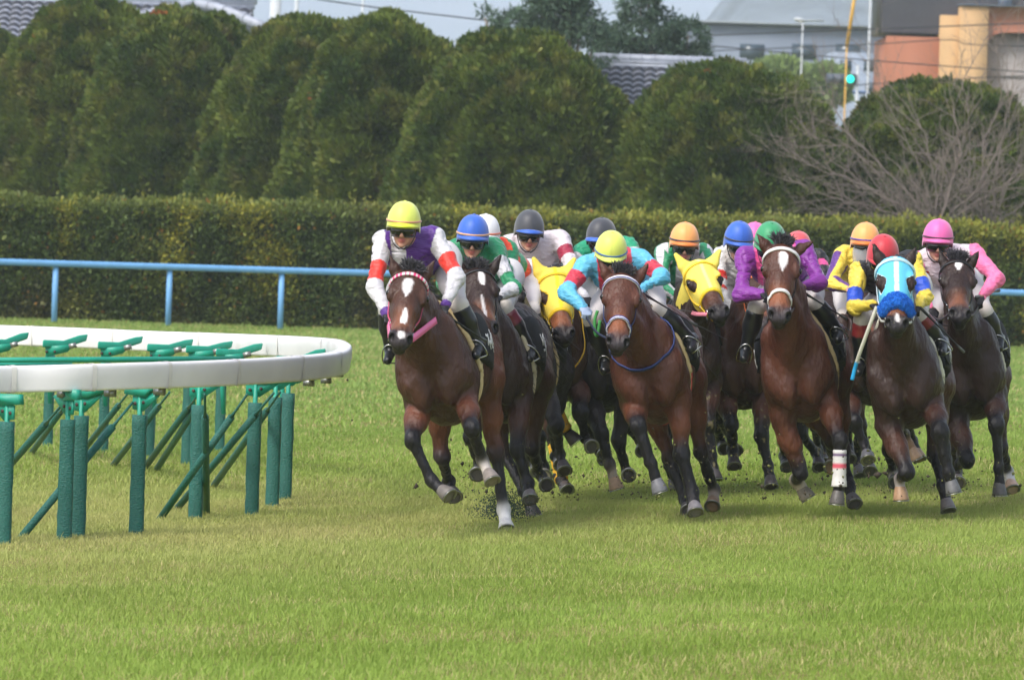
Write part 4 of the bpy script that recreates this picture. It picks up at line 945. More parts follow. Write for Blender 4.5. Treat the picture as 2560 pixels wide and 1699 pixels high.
def nrm_rows(v): return v / (np.linalg.norm(v, axis=1)[:, None] + 1e-9)
def empty_part(name, parent):
    o = bpy.data.objects.new(name, None); col.objects.link(o); o.parent = parent; o.location = (0, 0, .02); o.empty_display_size = .05; return o
def ell_mesh(c, rr, ax, nu=18, nv=11, t0=0, t1=math.pi, a0=0, a1=2 * math.pi):
    "ellipsoid (or patch of one): axes rows of ax, poles along ax[2]"
    c = np.asarray(c, float); V = []
    for i in range(nv):
        t = t0 + (t1 - t0) * i / (nv - 1)
        for j in range(nu):
            p = a0 + (a1 - a0) * j / (nu if abs(a1 - a0 - 2 * math.pi) < 1e-6 else nu - 1); V.append(c + ax[0] * rr[0] * math.sin(t) * math.cos(p) + ax[1] * rr[1] * math.sin(t) * math.sin(p) + ax[2] * rr[2] * math.cos(t))
    closed = abs(a1 - a0 - 2 * math.pi) < 1e-6
    return np.array(V), [[i * nu + j, (i + 1) * nu + j, (i + 1) * nu + (j + 1) % nu, i * nu + (j + 1) % nu] for i in range(nv - 1) for j in range(nu if closed else nu - 1)]
def flap_mesh(P, side, w, t, out_):
    "curved leather flap: rows of P widened along side"
    V = []; n = len(P)
    for i, p in enumerate(P):
        q = i / (n - 1); ww = w * (.8 + .5 * math.sin(q * 2.2)) / 2
        for sgn, o in ((-1, 0), (1, 0), (1, t), (-1, t)): V.append(p + side * ww * sgn + out_ * o)
    F = [[i * 4 + j, i * 4 + (j + 1) % 4, (i + 1) * 4 + (j + 1) % 4, (i + 1) * 4 + j] for i in range(n - 1) for j in range(4)] + [[3, 2, 1, 0], [(n - 1) * 4 + j for j in range(4)]]
    return np.array(V), F

WHT = s2l((225, 222, 220)); YEL = s2l((232, 200, 30)); YEL2 = s2l((240, 214, 90))
def J(a, b, c, s_, **k): return dict(j=(a, b, c), s=s_, **k)
def legs_at(cx, cy, s, o=0):
    "gallop legs for horses whose legs are mostly hidden"
    q = lambda dx, dy: (cx + dx * s, cy + dy * s)
    sets = [dict(FL=J(q(-.05, .48), q(.06, .72), q(.14, .86), '-+-'), FR=J(q(.22, .62), q(.28, .9), q(.34, 1.0), '-0-'), HL=J(q(.06, .60), q(.18, .84), q(.24, .95), '++-'), HR=J(q(.30, .56), q(.42, .82), q(.47, .92), '++-')),
            dict(FL=J(q(-.02, .60), q(.05, .66), q(.04, .74), '-+-'), FR=J(q(.24, .44), q(.34, .68), q(.36, .80), '-+-'), HL=J(q(.0, .58), q(.10, .88), q(.16, 1.0), '++-'), HR=J(q(.34, .6), q(.40, .9), q(.44, 1.02), '++-'))]
    return sets[o % 2]
DH = s2l((70, 64, 66)); GH = s2l((128, 122, 122)); TH = s2l((150, 124, 100))

HS = []
# 1 leading horse
HS.append(dict(label='leading bay racehorse with white star and snip in a pink bridle', coat='bay', D=40.7, c=(1078, 925), yaw=9, lean=13.5, poll=(1027, 690), muz=(1001, 850), ears=((979, 648), (1088, 647)), brow=(.96, -.16),
    marks=[(.09, .245, -.01, .042, .010), (.33, .46, .0, .010, .022), (.52, .57, 0, .024, .014)], tan=.55,
    tack=dict(col=s2l((205, 90, 120)), browc=lambda t: WHT if int(t * 30) % 2 else s2l((226, 60, 120)), brow_wide=1, nose=None),
    FR=J((1180, 1068), (1207, 1150), (1232, 1205), '-+-', hoof=s2l((140, 130, 124)), sock=s2l((190, 180, 172))), FL=J((1030, 1097), (1079, 1200), (1124, 1243), '-+-', hoof=s2l((110, 104, 100))),
    HR=J((1241, 1154), (1260, 1280), (1267, 1326), '+--', sock=WHT, hoof=WHT, tall=1), HL=J((1106, 1142), (1122, 1203), (1138, 1246), '++-')))
# 2
HS.append(dict(label='dark brown racehorse with a broken white blaze, right behind the leader', coat='dark', D=42.6, c=(1222, 925), yaw=8, lean=11, poll=(1190, 684), muz=(1219, 824), ears=((1136, 638), (1255, 634)), brow=(.99, .03),
    marks=[(.05, .18, .02, .020, .018), (.28, .50, .0, .006, .010)], tan=.8, padc=s2l((196, 186, 160)),
    FR=J((1293, 1122), (1318, 1206), (1327, 1252), '-0-', hoof=s2l((110, 104, 104))), FL=J((1180, 1090), (1200, 1160), (1194, 1190), '-+-'), HL=J((1262, 1135), (1310, 1225), (1335, 1290), '+--', hoof=DH), HR=J((1330, 1120), (1352, 1190), (1368, 1215), '++-', hoof=DH)))
# 3
HS.append(dict(label='near black racehorse hidden behind the dark horse with the broken blaze', coat='black', D=44.6, c=(1290, 905), yaw=6, lean=10, poll=(1262, 705), muz=(1275, 830), ears=((1240, 672), (1284, 672)),
    FL=J((1345, 1090), (1357, 1170), (1362, 1195), '-+-', hoof=s2l((200, 190, 180)), sock=None), FR=J((1392, 1065), (1400, 1135), (1412, 1180), '-+-', hoof=DH), HL=J((1300, 1080), (1330, 1150), (1345, 1180), '++-'), HR=J((1385, 1070), (1390, 1140), (1402, 1165), '++-')))
# 4 yellow hood
HS.append(dict(label='bay racehorse in a yellow hood and yellow leg bandages', coat='brown', D=45.9, c=(1385, 885), yaw=2, lean=8, poll=(1386, 690), muz=(1412, 838), hd=-.75, ears=((1334, 646), (1430, 660)), brow=(.98, -.06),
    hood=dict(c=s2l((236, 212, 84)), seam=s2l((244, 214, 40)), trim=s2l((238, 196, 30)), end=.375, eye=.036), tack=dict(col=s2l((226, 196, 60))), breast=s2l((226, 180, 40)), tan=1,
    FL=J((1385, 1008), (1412, 1070), (1440, 1105), '-+0', hoof=DH, wrap=s2l((232, 178, 48))), FR=J((1450, 1030), (1462, 1095), (1480, 1120), '-+-'), HL=J((1385, 1110), (1400, 1190), (1418, 1228), '+0-', wrap=s2l((232, 178, 48)), hoof=DH), HR=J((1480, 1040), (1505, 1110), (1512, 1140), '++-')))
# 5 black
HS.append(dict(label='black racehorse behind the sky blue rider, its own head hidden', coat='black', D=46.0, c=(1512, 905), yaw=-3, lean=11, poll=(1545, 730), muz=(1560, 850), hd=.1, ears=((1535, 700), (1560, 700)), mud=0,
    FL=J((1505, 1085), (1523, 1158), (1542, 1222), '-0-', hoof=TH, sock=s2l((150, 138, 128))), FR=J((1546, 1100), (1566, 1178), (1572, 1192), '-+-', hoof=DH), HL=J((1470, 1060), (1500, 1130), (1512, 1150), '++-'), HR=J((1560, 1060), (1600, 1100), (1608, 1130), '++-')))
# 6 bay centre
HS.append(dict(label='bright bay racehorse in a navy and white bridle under the sky blue rider', coat='red', D=42.6, c=(1618, 930), yaw=7, lean=13, poll=(1556, 695), muz=(1544, 858), ears=((1507, 668), (1606, 678)), brow=(.99, -.05), tan=.7,
    tack=dict(col=s2l((40, 50, 100)), browc=s2l((225, 225, 235)), brow_wide=1, browedge=s2l((70, 70, 150)), nose=s2l((225, 225, 235)), nosew=.026, noseedge=s2l((60, 70, 150))), breast=s2l((40, 58, 120)), girth=s2l((200, 60, 70)),
    FL=J((1594, 1062), (1627, 1156), (1652, 1232), '-0-', hoof=s2l((112, 112, 118))), FR=J((1706, 1135), (1729, 1230), (1740, 1283), '-0-', hoof=s2l((130, 126, 130))),
    HL=J((1689, 1177), (1712, 1248), (1722, 1280), '+--'), HR=J((1753, 1135), (1785, 1225), (1782, 1268), '++-', hoof=TH, sock=s2l((150, 138, 128)))))
# 7 second yellow hood
HS.append(dict(label='dark racehorse in a yellow hood with its head turned to the right', coat='dark', D=46.6, c=(1722, 885), yaw=-4, lean=8, poll=(1746, 668), muz=(1800, 782), hd=-.2, ms='-', ears=((1689, 636), (1790, 642)), brow=(.96, .05),
    hood=dict(c=s2l((240, 220, 96)), seam=s2l((248, 236, 140)), trim=s2l((240, 204, 40)), end=.36, eye=.036), tack=dict(col=s2l((226, 190, 50))), tan=.3,
    FL=J((1650, 1050), (1668, 1130), (1680, 1160), '-+-', hoof=DH), FR=J((1770, 1060), (1778, 1140), (1788, 1200), '-0-', hoof=DH), HL=J((1668, 1085), (1672, 1160), (1690, 1225), '++-'), HR=J((1800, 1040), (1830, 1100), (1842, 1130), '++-'), mud=1))
# 8
HS.append(dict(label='brown racehorse under the white and red rider, orange bridle half hidden', coat='brown', D=47.2, c=(1852, 905), yaw=0, lean=10, poll=(1890, 700), muz=(1905, 810), hd=-.05, ears=((1878, 668), (1910, 668)), mud=1,
    tack=dict(col=s2l((225, 110, 50)), browc=s2l((236, 120, 50)), brow_wide=1), tint=1.1,
    FL=J((1829, 1060), (1831, 1120), (1836, 1168), '-+-', hoof=DH), FR=J((1903, 1085), (1921, 1165), (1929, 1218), '-0-', hoof=DH), HL=J((1793, 1060), (1800, 1100), (1812, 1125), '++-', hoof=DH), HR=J((1975, 1090), (1960, 1140), (1968, 1170), '++-', hoof=DH)))
# 9
HS.append(dict(label='bay racehorse with white star and white noseband under the purple and pink rider', coat='red', tint=.92, D=42.9, c=(1990, 925), yaw=7, lean=12, poll=(1955, 622), muz=(1949, 792), hd=-.35, ears=((1908, 606), (2019, 612)), brow=(.99, -.03), tan=.85,
    marks=[(.08, .235, .005, .042, .006)], tack=dict(col=s2l((26, 24, 28)), browc=WHT, brow_wide=1, nose=WHT, nosew=.026),
    FL=J((2001, 1180), (1990, 1200), (2020, 1245), '-+0', el=(1955, 1040), hoof=s2l((130, 122, 110)), sock=s2l((176, 166, 150)), tall=1), FR=J((2100, 1100), (2098, 1208), (2092, 1260), '-00', hoof=s2l((88, 84, 80)), wrap=lambda t: s2l((90, 40, 110)) if .12 < t < .2 else s2l((220, 90, 110)) if .38 < t < .5 else WHT),
    HR=J((2108, 1140), (2122, 1215), (2134, 1262), '+--'), HL=J((2080, 1100), (2084, 1150), (2078, 1172), '++-', sock=s2l((190, 160, 130)), hoof=TH)))
# 10 under pink cap (hidden)
HS.append(dict(label='brown racehorse mostly hidden behind the purple and pink rider', coat='brown', D=50.0, c=(1945, 870), yaw=3, lean=8, poll=(1930, 690), muz=(1940, 800), ears=((1915, 665), (1945, 665)), mud=1,
    FL=J((1960, 1010), (1968, 1080), (1960, 1110), '-+-', hoof=DH), FR=J((2040, 1060), (2044, 1120), (2052, 1175), '-+-', hoof=DH), HL=J((1955, 1075), (1960, 1120), (1968, 1150), '++-', hoof=DH), HR=J((2052, 1080), (2060, 1130), (2064, 1160), '++-', hoof=DH)))
# 11 under red/pink-black rider
HS.append(dict(label='dark brown racehorse under the pink and black rider', coat='dark', D=48.3, c=(2070, 880), yaw=4, lean=8, poll=(2062, 730), muz=(2068, 830), hd=0, ears=((2048, 705), (2075, 705)), mud=1,
    FL=J((2000, 1080), (2040, 1130), (2050, 1170), '-+-', hoof=DH), FR=J((2125, 1040), (2118, 1110), (2124, 1150), '-+-', hoof=DH), HL=J((2060, 1050), (2080, 1130), (2090, 1170), '++-'), HR=J((2150, 1060), (2140, 1140), (2150, 1190), '++-')))
# 12
HS.append(dict(label='dark brown racehorse under the yellow and purple rider', coat='dark', D=46.8, c=(2165, 890), yaw=5, lean=9, poll=(2160, 740), muz=(2170, 850), hd=0, ears=((2148, 715), (2176, 715)),
    FL=J((2135, 1055), (2160, 1108), (2172, 1152), '-0-', hoof=s2l((92, 92, 98)), el=(2120, 990)), FR=J((2230, 1040), (2262, 1085), (2290, 1148), '-+-', hoof=TH, sock=s2l((140, 110, 80))), HL=J((2150, 1060), (2170, 1140), (2176, 1180), '++-'), HR=J((2262, 1030), (2280, 1100), (2300, 1150), '++-', hoof=TH)))
# 13 light blue hood
HS.append(dict(label='dark bay racehorse in a light blue hood and blue fleece noseband', coat='dark', tint=1.15, D=42.7, c=(2256, 940), yaw=7, lean=11, poll=(2238, 656), muz=(2243, 812), hd=-.32, ears=((2192, 628), (2287, 624)), brow=(1, 0), tan=.9,
    marks=[(.50, .56, 0, .010, .016)], hood=dict(c=s2l((96, 194, 228)), seam=s2l((215, 235, 240)), trim=s2l((205, 232, 240)), eye=.043, end=.36, start=.0, ears=False, band=s2l((190, 225, 235)), lock=0), tack=dict(col=s2l((196, 208, 212)), nose=s2l((36, 120, 220)), nose_fleece=1), padc=s2l((214, 212, 196)),
    FL=J((2264, 1180), (2250, 1195), (2252, 1250), '-+0', el=(2222, 1060), hoof=s2l((176, 140, 110)), sock=s2l((170, 160, 160)), tall=1), FR=J((2350, 1078), (2372, 1180), (2385, 1232), '-+0', hoof=s2l((96, 96, 98))),
    HR=J((2336, 1135), (2358, 1217), (2371, 1277), '+--', hoof=s2l((110, 104, 104))), HL=J((2225, 1120), (2232, 1180), (2240, 1210), '++-', sock=s2l((180, 170, 165)))))
# 14
HS.append(dict(label='near black racehorse with a small white star, rightmost of the field', coat='dark', tint=.85, D=44.8, c=(2424, 925), yaw=4, lean=11, poll=(2392, 662), muz=(2401, 788), hd=-.2, ears=((2358, 652), (2437, 644)), brow=(1, -.03), tan=.5, marks=[(.04, .14, .0, .030, .014)],
    padc=s2l((190, 186, 170)), tack=dict(col=s2l((24, 24, 28))),
    FL=J((2419, 1150), (2400, 1160), (2408, 1130), '-++', el=(2392, 1050)), FR=J((2492, 1062), (2497, 1180), (2499, 1238), '-00', hoof=s2l((80, 78, 78))),
    HR=J((2500, 1120), (2518, 1180), (2533, 1226), '++-', sock=WHT, hoof=s2l((200, 170, 150)), tall=1), HL=J((2386, 1110), (2390, 1180), (2396, 1210), '++-')))
for hs_ in HS: horse(hs_)

# ================================================================== RIDERS
M_skin = mat('skin and underclothes', rough=.5, vc=True, var=.06, vscale=12, spec=.4)
M_silk = mat('racing silks', rough=.42, vc=True, var=.05, vscale=6, bump=1, bscale=14, bdist=.02, sheen=.15, stretch=(1, 1, 2.6))
M_breech = mat('white breeches', rough=.7, vc=True, var=.06, vscale=9, bump=.5, bscale=12, bdist=.01)
M_boot = mat('riding boot leather', rough=.28, vc=True, var=.15, vscale=14, bump=.5, bscale=22, bdist=.008, spec=.6)
M_cap = mat('cap silk', rough=.5, vc=True, var=.04, bump=.25, bscale=20, bdist=.006, sheen=.4)
M_lens = mat('dark goggle lens', s2l((28, 30, 30)), .12, spec=.7, var=.3, vscale=22)
M_frame = mat('goggle frame', s2l((120, 124, 128)), .25, spec=.6, var=.4, vscale=25)
M_whip = mat('whip', rough=.45, vc=True, var=.1)
M_glove = mat('glove', rough=.6, vc=True, var=.1, bump=.3, bscale=50)
SK = s2l((196, 148, 126))
def rider(s):
    hs = s['horse']; D = hs['D']; dd = s.get('dd', 0)
    dep = dict(h=.25, s=.44, e=.24, a=.10, w=.86, k=.32, f=.40)
    dep = {k: D + dd + v for k, v in dep.items()}
    pt = lambda key, kind: W(s[key][0], s[key][1], dep[kind] + (s[key][2] if len(s[key]) > 2 else 0))
    sc_ = FPX / dep['h']; hx, hy = s['h'][:2]
    O = W(hx, hy + .072 * sc_, dep['h']); p, y, ro = R(s.get('pitch', 8)), R(s.get('yaw', 0)), R(s.get('roll', 2))
    hf = A(math.sin(y) * math.cos(p), -math.cos(y) * math.cos(p), -math.sin(p)); up0 = A(math.sin(ro), 0, math.cos(ro)); hr = nrm(np.cross(up0, hf)); hu = nrm(np.cross(hf, hr)); ax = np.array([hf, hr, hu])
    H = lambda a, b, c: O + hf * a + hr * b + hu * c
    SL, SR = pt('sl', 's'), pt('sr', 's'); mid = (SL + SR) / 2; hpx = s.get('hip', ((s['sl'][0] + s['sr'][0]) / 2 + 12, (s['sl'][1] + s['sr'][1]) / 2 + 62)); hip = W(hpx[0], hpx[1], dep['w'])
    g = hs['root'].location; root = empty('person', (O[0], O[1] + .4, O[2] - .6), s['label'], 'jockey', 'jockeys crouched on galloping racehorses')
    EL, ER, AL, AR = pt('el', 'e'), pt('er', 'e'), pt('al', 'a'), pt('ar', 'a'); B = hs['B']
    def dk(key, q, kind):
        if key in s: return pt(key, kind)
        return B(-.45, .26 * q, .30) if kind == 'k' else B(-.62, .33 * q, -.02)
    KL, KR, FL_, FR_ = dk('kl', -1, 'k'), dk('kr', 1, 'k'), dk('fl', -1, 'f'), dk('fr', 1, 'f')
    lat = nrm(SR - SL); bk = nrm(hip - mid); chest = mid + bk * .10 - A(0, 0, .055); tn = nrm(np.cross(lat, bk))
    sk = s.get('skin', SK)
    # ---- body: one continuous figure
    P = []
    P.append(Ell(H(-.02, 0, .03), (.085, .072, .09), ax, .03, sk)); P.append(Ell(H(.0, 0, -.05), (.075, .066, .08), ax, .03, sk)); P.append(Ell(H(.028, 0, -.105), (.045, .046, .045), ax, .03, sk))
    P.append(Ell(H(.062, 0, -.135), (.018, .022, .016), ax, .015, sk)); P.append(Cap(H(.082, 0, -.03), H(.096, 0, -.068), .008, .013, .012, colr=sk * 1.05)); 
    for q in (-1, 1):
        P.append(Ell(H(.055, .036 * q, -.062), (.022, .022, .02), ax, .02, sk * A(1.06, .96, .94))); P.append(Ell(H(-.01, .077 * q, -.04), (.018, .008, .032), ax, .008, sk)); P.append(Ell(H(.090, .010 * q, -.072), (.008, .008, .007), ax, .006, sk))
        P.append(Ell(H(.072, .03 * q, -.028), (.012, .014, .010), ax, .008, sk * .8))
    P.append(Ell(H(.076, 0, -.098), (.012, .024, .006), ax, .006, s2l((170, 92, 88)))); P.append(Ell(H(.073, 0, -.110), (.012, .019, .007), ax, .006, s2l((178, 100, 94))))
    nb = mid * .75 + chest * .25 + hu * .02; P.append(Cap(H(-.03, 0, -.08), nb, .052, .06, .03, colr=sk))
    und = s2l((205, 203, 205))
    hl, hr_ = hip - lat * .09, hip + lat * .09
    tor = [Cap(mid - lat * .11 + bk * .03, mid + lat * .12 + bk * .03, .080, .080, .06, tn, 1.05), Cap(chest, (chest + hip) / 2, .148, .128, .08, lat, 1.34), Cap((chest + hip) / 2, hip, .115, .11, .08, lat, 1.25)]
    for t in tor: P.append(Cap(t.a, t.b, t.ra - .032, t.rb - .032, t.k, t.u, t.f, und))
    for a_, b_, c_ in ((SL, EL, AL), (SR, ER, AR)):
        P.append(Cap(a_, b_, .036, .028, .03, colr=und)); P.append(Cap(b_, c_, .028, .022, .02, colr=(und, sk)))
    for a_, b_, c_ in ((hl, KL, FL_), (hr_, KR, FR_)):
        P.append(Cap(a_, b_, .075, .050, .04, colr=und)); P.append(Cap(b_, c_, .048, .034, .03, colr=und))
    # hands: palm, four curled fingers, thumb
    gl = s.get('glove'); hc = sk if gl is None else np.asarray(gl)
    hands = []
    for q, (e_, a_) in ((-1, (EL, AL)), (1, (ER, AR))):
        d = nrm(nrm(a_ - e_) * .6 + A(0, -.6, -.35)); sd = nrm(np.cross(d, A(0, 0, 1))); 
        if sd[0] * q > 0: sd = -sd     # towards the other hand
        nn_ = nrm(np.cross(d, sd)); nn_ = nn_ if nn_[2] > 0 else -nn_
        hands.append((a_, d, sd, nn_))
        HP = P
        HP.append(Ell(a_ + d * .035, (.046, .036, .018), np.array([d, sd, nn_]), .02, hc))
        for i, (o, ln) in enumerate(((.027, .036), (.009, .042), (-.009, .040), (-.026, .031))):
            b0 = a_ + d * .068 + sd * o + nn_ * .004; b1 = b0 + d * ln * .7 + nn_ * -.006; b2 = b1 - nn_ * ln * .75 + d * .006; b3 = b2 - d * ln * .55 - nn_ * .004
            HP += [Cap(b0, b1, .0098, .0090, .006, colr=hc), Cap(b1, b2, .0090, .0084, .004, colr=hc), Cap(b2, b3, .0084, .0074, .004, colr=hc)]
        t0 = a_ + d * .018 + sd * .030; t1 = t0 + sd * .018 + d * .022 - nn_ * .010; t2 = t1 + d * .024 - sd * .006 - nn_ * .010
        HP += [Cap(t0, t1, .013, .011, .01, colr=hc), Cap(t1, t2, .011, .009, .005, colr=hc)]
    Fg, lo = grid(P, .0065); V, Q = surfnet(Fg, lo, .0065); mk('body', V, Q, M_skin, root, paint(P, V, .004), smooth=True)
    # ---- jacket
    jr = np.random.default_rng(int(hx)); ncol = s['c']
    UL, UR, LL, LR = [Cap(SL, EL, .068, .053, .05), Cap(SR, ER, .068, .053, .05), Cap(EL, AL, .053, .035, .035), Cap(ER, AR, .053, .035, .035)]
    Jp = [Cap(t.a, t.b, t.ra, t.rb, t.k, t.u, t.f) for t in tor] + [UL, UR, LL, LR]
    Jp.append(Cap(nb + hf * .0, nb * .6 + H(-.03, 0, -.08) * .4, .066, .060, .02))
    F2, lo = grid(Jp, .008); X = [lo[i] + .008 * np.arange(F2.shape[i]) for i in range(3)]
    PP = np.stack(np.meshgrid(*X, indexing='ij'), -1); m_ = np.abs(F2) < .03
    ps = PP[m_]; wr = fbm(ps, 9, int(hx) % 50, 2); F2[m_] += (wr - .5) * .034 + .012 * (1 - np.abs(np.sin(ps @ A(24, 12, 44) + 11 * wr))) ** 2 * np.clip(wr * 4 - 1.4, 0, 1) + (vn(ps * [1.6, 1, 1], 30, 3) - .5) * .006
    V, Q = surfnet(F2, lo, .008); Dn = np.stack([p.d(V) for p in Jp], 1); Dn[:, :3] -= s.get('bias', .030); near = Dn.argmin(1)
    lt = ((V - mid) @ lat) / .17; tt = ((V - mid) @ bk) / max(.2, np.linalg.norm(hip - mid)); c = ncol['torso'](lt, tt, V) if callable(ncol['torso']) else np.tile(ncol['torso'], (len(V), 1)); c = np.array(c, float)
    for ids, q in (((3, 5), -1), ((4, 6), 1)):
        for j, i in enumerate(ids):
            k = near == i
            if not k.any(): continue
            t = Jp[i].t(V[k]) + j; ax_ = nrm(Jp[i].b - Jp[i].a); rd = V[k] - (Jp[i].a + (Jp[i].t(V[k]))[:, None] * (Jp[i].b - Jp[i].a)); e1 = nrm(np.cross(ax_, A(0, 1, 0))); e2 = np.cross(ax_, e1); an = np.arctan2(rd @ e1, rd @ e2)
            c[k] = ncol['sleeve'](t, an, q)
    k = near == 7; c[k] = ncol.get('collar', s2l((205, 203, 205)))
    mk('jacket', V, Q, M_silk, root, c, smooth=True)
    for x in ncol.get('extra', []): x(root, mid, lat, bk, tn, Jp)
    # ---- breeches
    bc = s.get('breech', s2l((212, 208, 210))); kc = s.get('kneec', s2l((200, 190, 178)))
    Bp = [Cap(hl, hr_, .118, .118, .05, bk, 1.0, bc)] + [Cap(a_, a_ + (b_ - a_) * .6, .112, .082, .05, colr=bc) for a_, b_ in ((hl, KL), (hr_, KR))] + [Cap(a_ + (b_ - a_) * .55, b_, .078, .056, .04, colr=bc) for a_, b_ in ((hl, KL), (hr_, KR))]
    Bp += [Cap(b_, b_ + (f_ - b_) * .26, .056, .054, .03, colr=kc) for b_, f_ in ((KL, FL_), (KR, FR_))]
    F3, lo = grid(Bp, .010); V, Q = surfnet(F3, lo, .010); V = V + ((fbm(V, 11, 9)[:, None] - .5) * .012) * A(1, 0, .6); mk('breeches', V, Q, M_breech, root, paint(Bp, V, .01), smooth=True)
    # ---- boots
    tc = s.get('boottop', s2l((24, 24, 26)))
    for b_, f_ in ((KL, FL_), (KR, FR_)):
        v = f_ - b_; toe = nrm(A((hs['f'][0]) * .8, -.8, -.35)); heel = f_ + nrm(v) * .0; blk = s2l((26, 27, 31))
        Q_ = [Cap(b_ + v * .16, b_ + v * .45, .066, .062, .02, colr=lambda V, t: np.where((t < .75)[:, None], tc, blk)), Cap(b_ + v * .42, f_, .060, .042, .03, colr=blk), Cap(f_ - toe * .05 + nrm(v) * .03, f_ + toe * .13 + nrm(v) * .035, .038, .030, .03, colr=blk), Ell(f_ - toe * .05 + nrm(v) * .04, (.035, .035, .035), k=.02, colr=blk)]
        F4, lo = grid(Q_, .0085); V, Q = surfnet(F4, lo, .0085); ax_ = nrm(v); w_ = ((V - b_) @ ax_); V = V + (np.sin(w_ * 130 + 3 * vn(V, 14, 2))[:, None] * .0022) * nrm_rows(np.cross(V - b_, ax_)) ; bo = mk('boot', V, Q, M_boot, root, paint(Q_, V, .004), smooth=True)
        m = MB(); c0 = f_ + toe * .05; sd = nrm(np.cross(toe, v)); up_ = -nrm(v); P_ = [c0 + sd * math.cos(t) * .052 + up_ * (math.sin(t) * .088 - .048) for t in np.linspace(-.5, math.pi + .5, 15)]; P_.append(P_[0]); m.tube(P_, .005, 6); m.out('stirrup', M_ring, hs['root'], smooth=True, vc=False)
        m = MB(); top = hs['B'](-.52, .20 * (1 if b_ is KR else -1), .24); m.strap([P_[7], (P_[7] + top) / 2 , top], nrm(np.cross(v, toe)), .02, .004, s2l((26, 24, 24))); m.out('stirrup_leather', M_leather, hs['root'])
    # ---- helmet
    cc = np.asarray(s['cap']); nu, nv = 40, 18; V = []; C = []
    band = s.get('band'); a_ = np.arange(nu) * 2 * math.pi / nu
    for i in range(nv):
        t = i / (nv - 1); th = t * 1.72
        sn, cs_ = math.sin(min(th, 1.62)) ** .84, math.cos(th)
        fr = np.clip(np.cos(a_), 0, 1); z = .152 * cs_ * np.ones(nu); dip = np.where(np.cos(a_) < .3, .035, 0) * max(0, (t - .8) / .2); z = z - dip
        pl = 1 + .004 * np.cos(a_ * 14) * sn
        V.append(H(-.012, 0, 0) + hf * (np.cos(a_)[:, None] * .136 * sn * pl[:, None]) + hr * (np.sin(a_)[:, None] * .113 * sn * pl[:, None]) + hu * z[:, None])
        cq = np.tile(cc, (nu, 1)); seam = np.abs(np.sin(a_)) < .06; cq[seam] *= .9
        if i >= nv - 1: cq[:] = s2l((30, 28, 30))
        elif band is not None and t > .83: cq[:] = band
        if s.get('half') is not None and i < nv - 1: cq[np.sin(a_) > .35] = s['half']
        C.append(cq)
    q_ = [[i * nu + j, (i + 1) * nu + j, (i + 1) * nu + (j + 1) % nu, i * nu + (j + 1) % nu] for i in range(nv - 1) for j in range(nu)]
    hm = MB(); hm.add(np.concatenate(V), q_, np.concatenate(C)); he = hm.out('helmet', M_cap, root, smooth=True)
    m = MB(); V, Fm = ell_mesh(H(-.012, 0, .152), (.013, .013, .006), ax, 14, 7); m.add(V, Fm, cc * .9); m.out('cap_button', M_cap, he, smooth=True)
    # peak
    m = MB(); V = []; n = 17; C = []
    for j, t in enumerate(np.linspace(-1.15, 1.15, n)):
        for (o, z) in ((.0, .022), (.014, .020), (.034, .002), (.036, -.006), (.03, -.008), (.0, .006)):
            k = math.cos(t * 1.25); V.append(H(-.012, 0, .0) + hf * (math.cos(t) * (.134 + o * k)) + hr * (math.sin(t) * (.113 + o * k * .4)) + hu * (z * k - .008 * (1 - k))); C.append(np.asarray(s.get('peak', cc * .95)))
    m.add(V, [[i * 6 + j, i * 6 + (j + 1) % 6, (i + 1) * 6 + (j + 1) % 6, (i + 1) * 6 + j] for i in range(n - 1) for j in range(6)], np.array(C)); m.out('cap_peak', M_cap, he, smooth=True)
    if s.get('trim') is not None:
        m = MB(); P_ = [H(-.012, 0, .026) + hf * math.cos(t) * .138 + hr * math.sin(t) * .115 for t in np.linspace(-1.6, 1.6, 25)]; N_ = [hf * math.cos(t) + hr * math.sin(t) for t in np.linspace(-1.6, 1.6, 25)]; m.strap(P_, N_, .013, .003, s['trim']); m.out('cap_ribbon', M_cap, he)
    m = MB()
    for q in (-1, 1): m.strap(bez([H(-.005, .090 * q, -.0), H(.0, .082 * q, -.06), H(.03, .058 * q, -.125), H(.058, .02 * q, -.156), H(.06, 0, -.158)], 4), hr * q, .013, .004, s2l((30, 30, 34)))
    m.out('chin_strap', M_leather, he)
    # goggles
    def patch(rx, ry, z0, z1, am, off, name, mt, notch=0):
        V = []; nu_, nz = 21, 7
        for i in range(nz):
            t = i / (nz - 1)
            for j in range(nu_):
                an = -am + 2 * am * j / (nu_ - 1); z = z0 + (z1 - z0) * t; z += notch * max(0, 1 - abs(an) / .22) * (1 - t); bul = 1 + .10 * math.sin(t * math.pi)
                V.append(H(.0, 0, 0) + hf * (math.cos(an) * (rx + off) * bul) + hr * (math.sin(an) * (ry + off) * bul) + hu * z)
        m = MB(); m.add(V, [[i * nu_ + j, i * nu_ + j + 1, (i + 1) * nu_ + j + 1, (i + 1) * nu_ + j] for i in range(nz - 1) for j in range(nu_ - 1)]); o = m.out(name, mt, gg, smooth=True, vc=False)
        so_ = o.modifiers.new('thickness', 'SOLIDIFY'); so_.thickness = .004; return o
    gg = empty_part('goggles', root)
    patch(.080, .070, -.082, .004, 1.28, .008, 'goggle_frame', M_frame, .026); patch(.086, .072, -.074, -.008, 1.05, .013, 'goggle_lens', M_lens, .024)
    if s.get('visor'):
        patch(.10, .088, -.155, -.01, 1.3, .0, 'face_shield', M_shield)
    # ---- reins and whip
    rc = s.get('rein', s2l((34, 32, 36)))
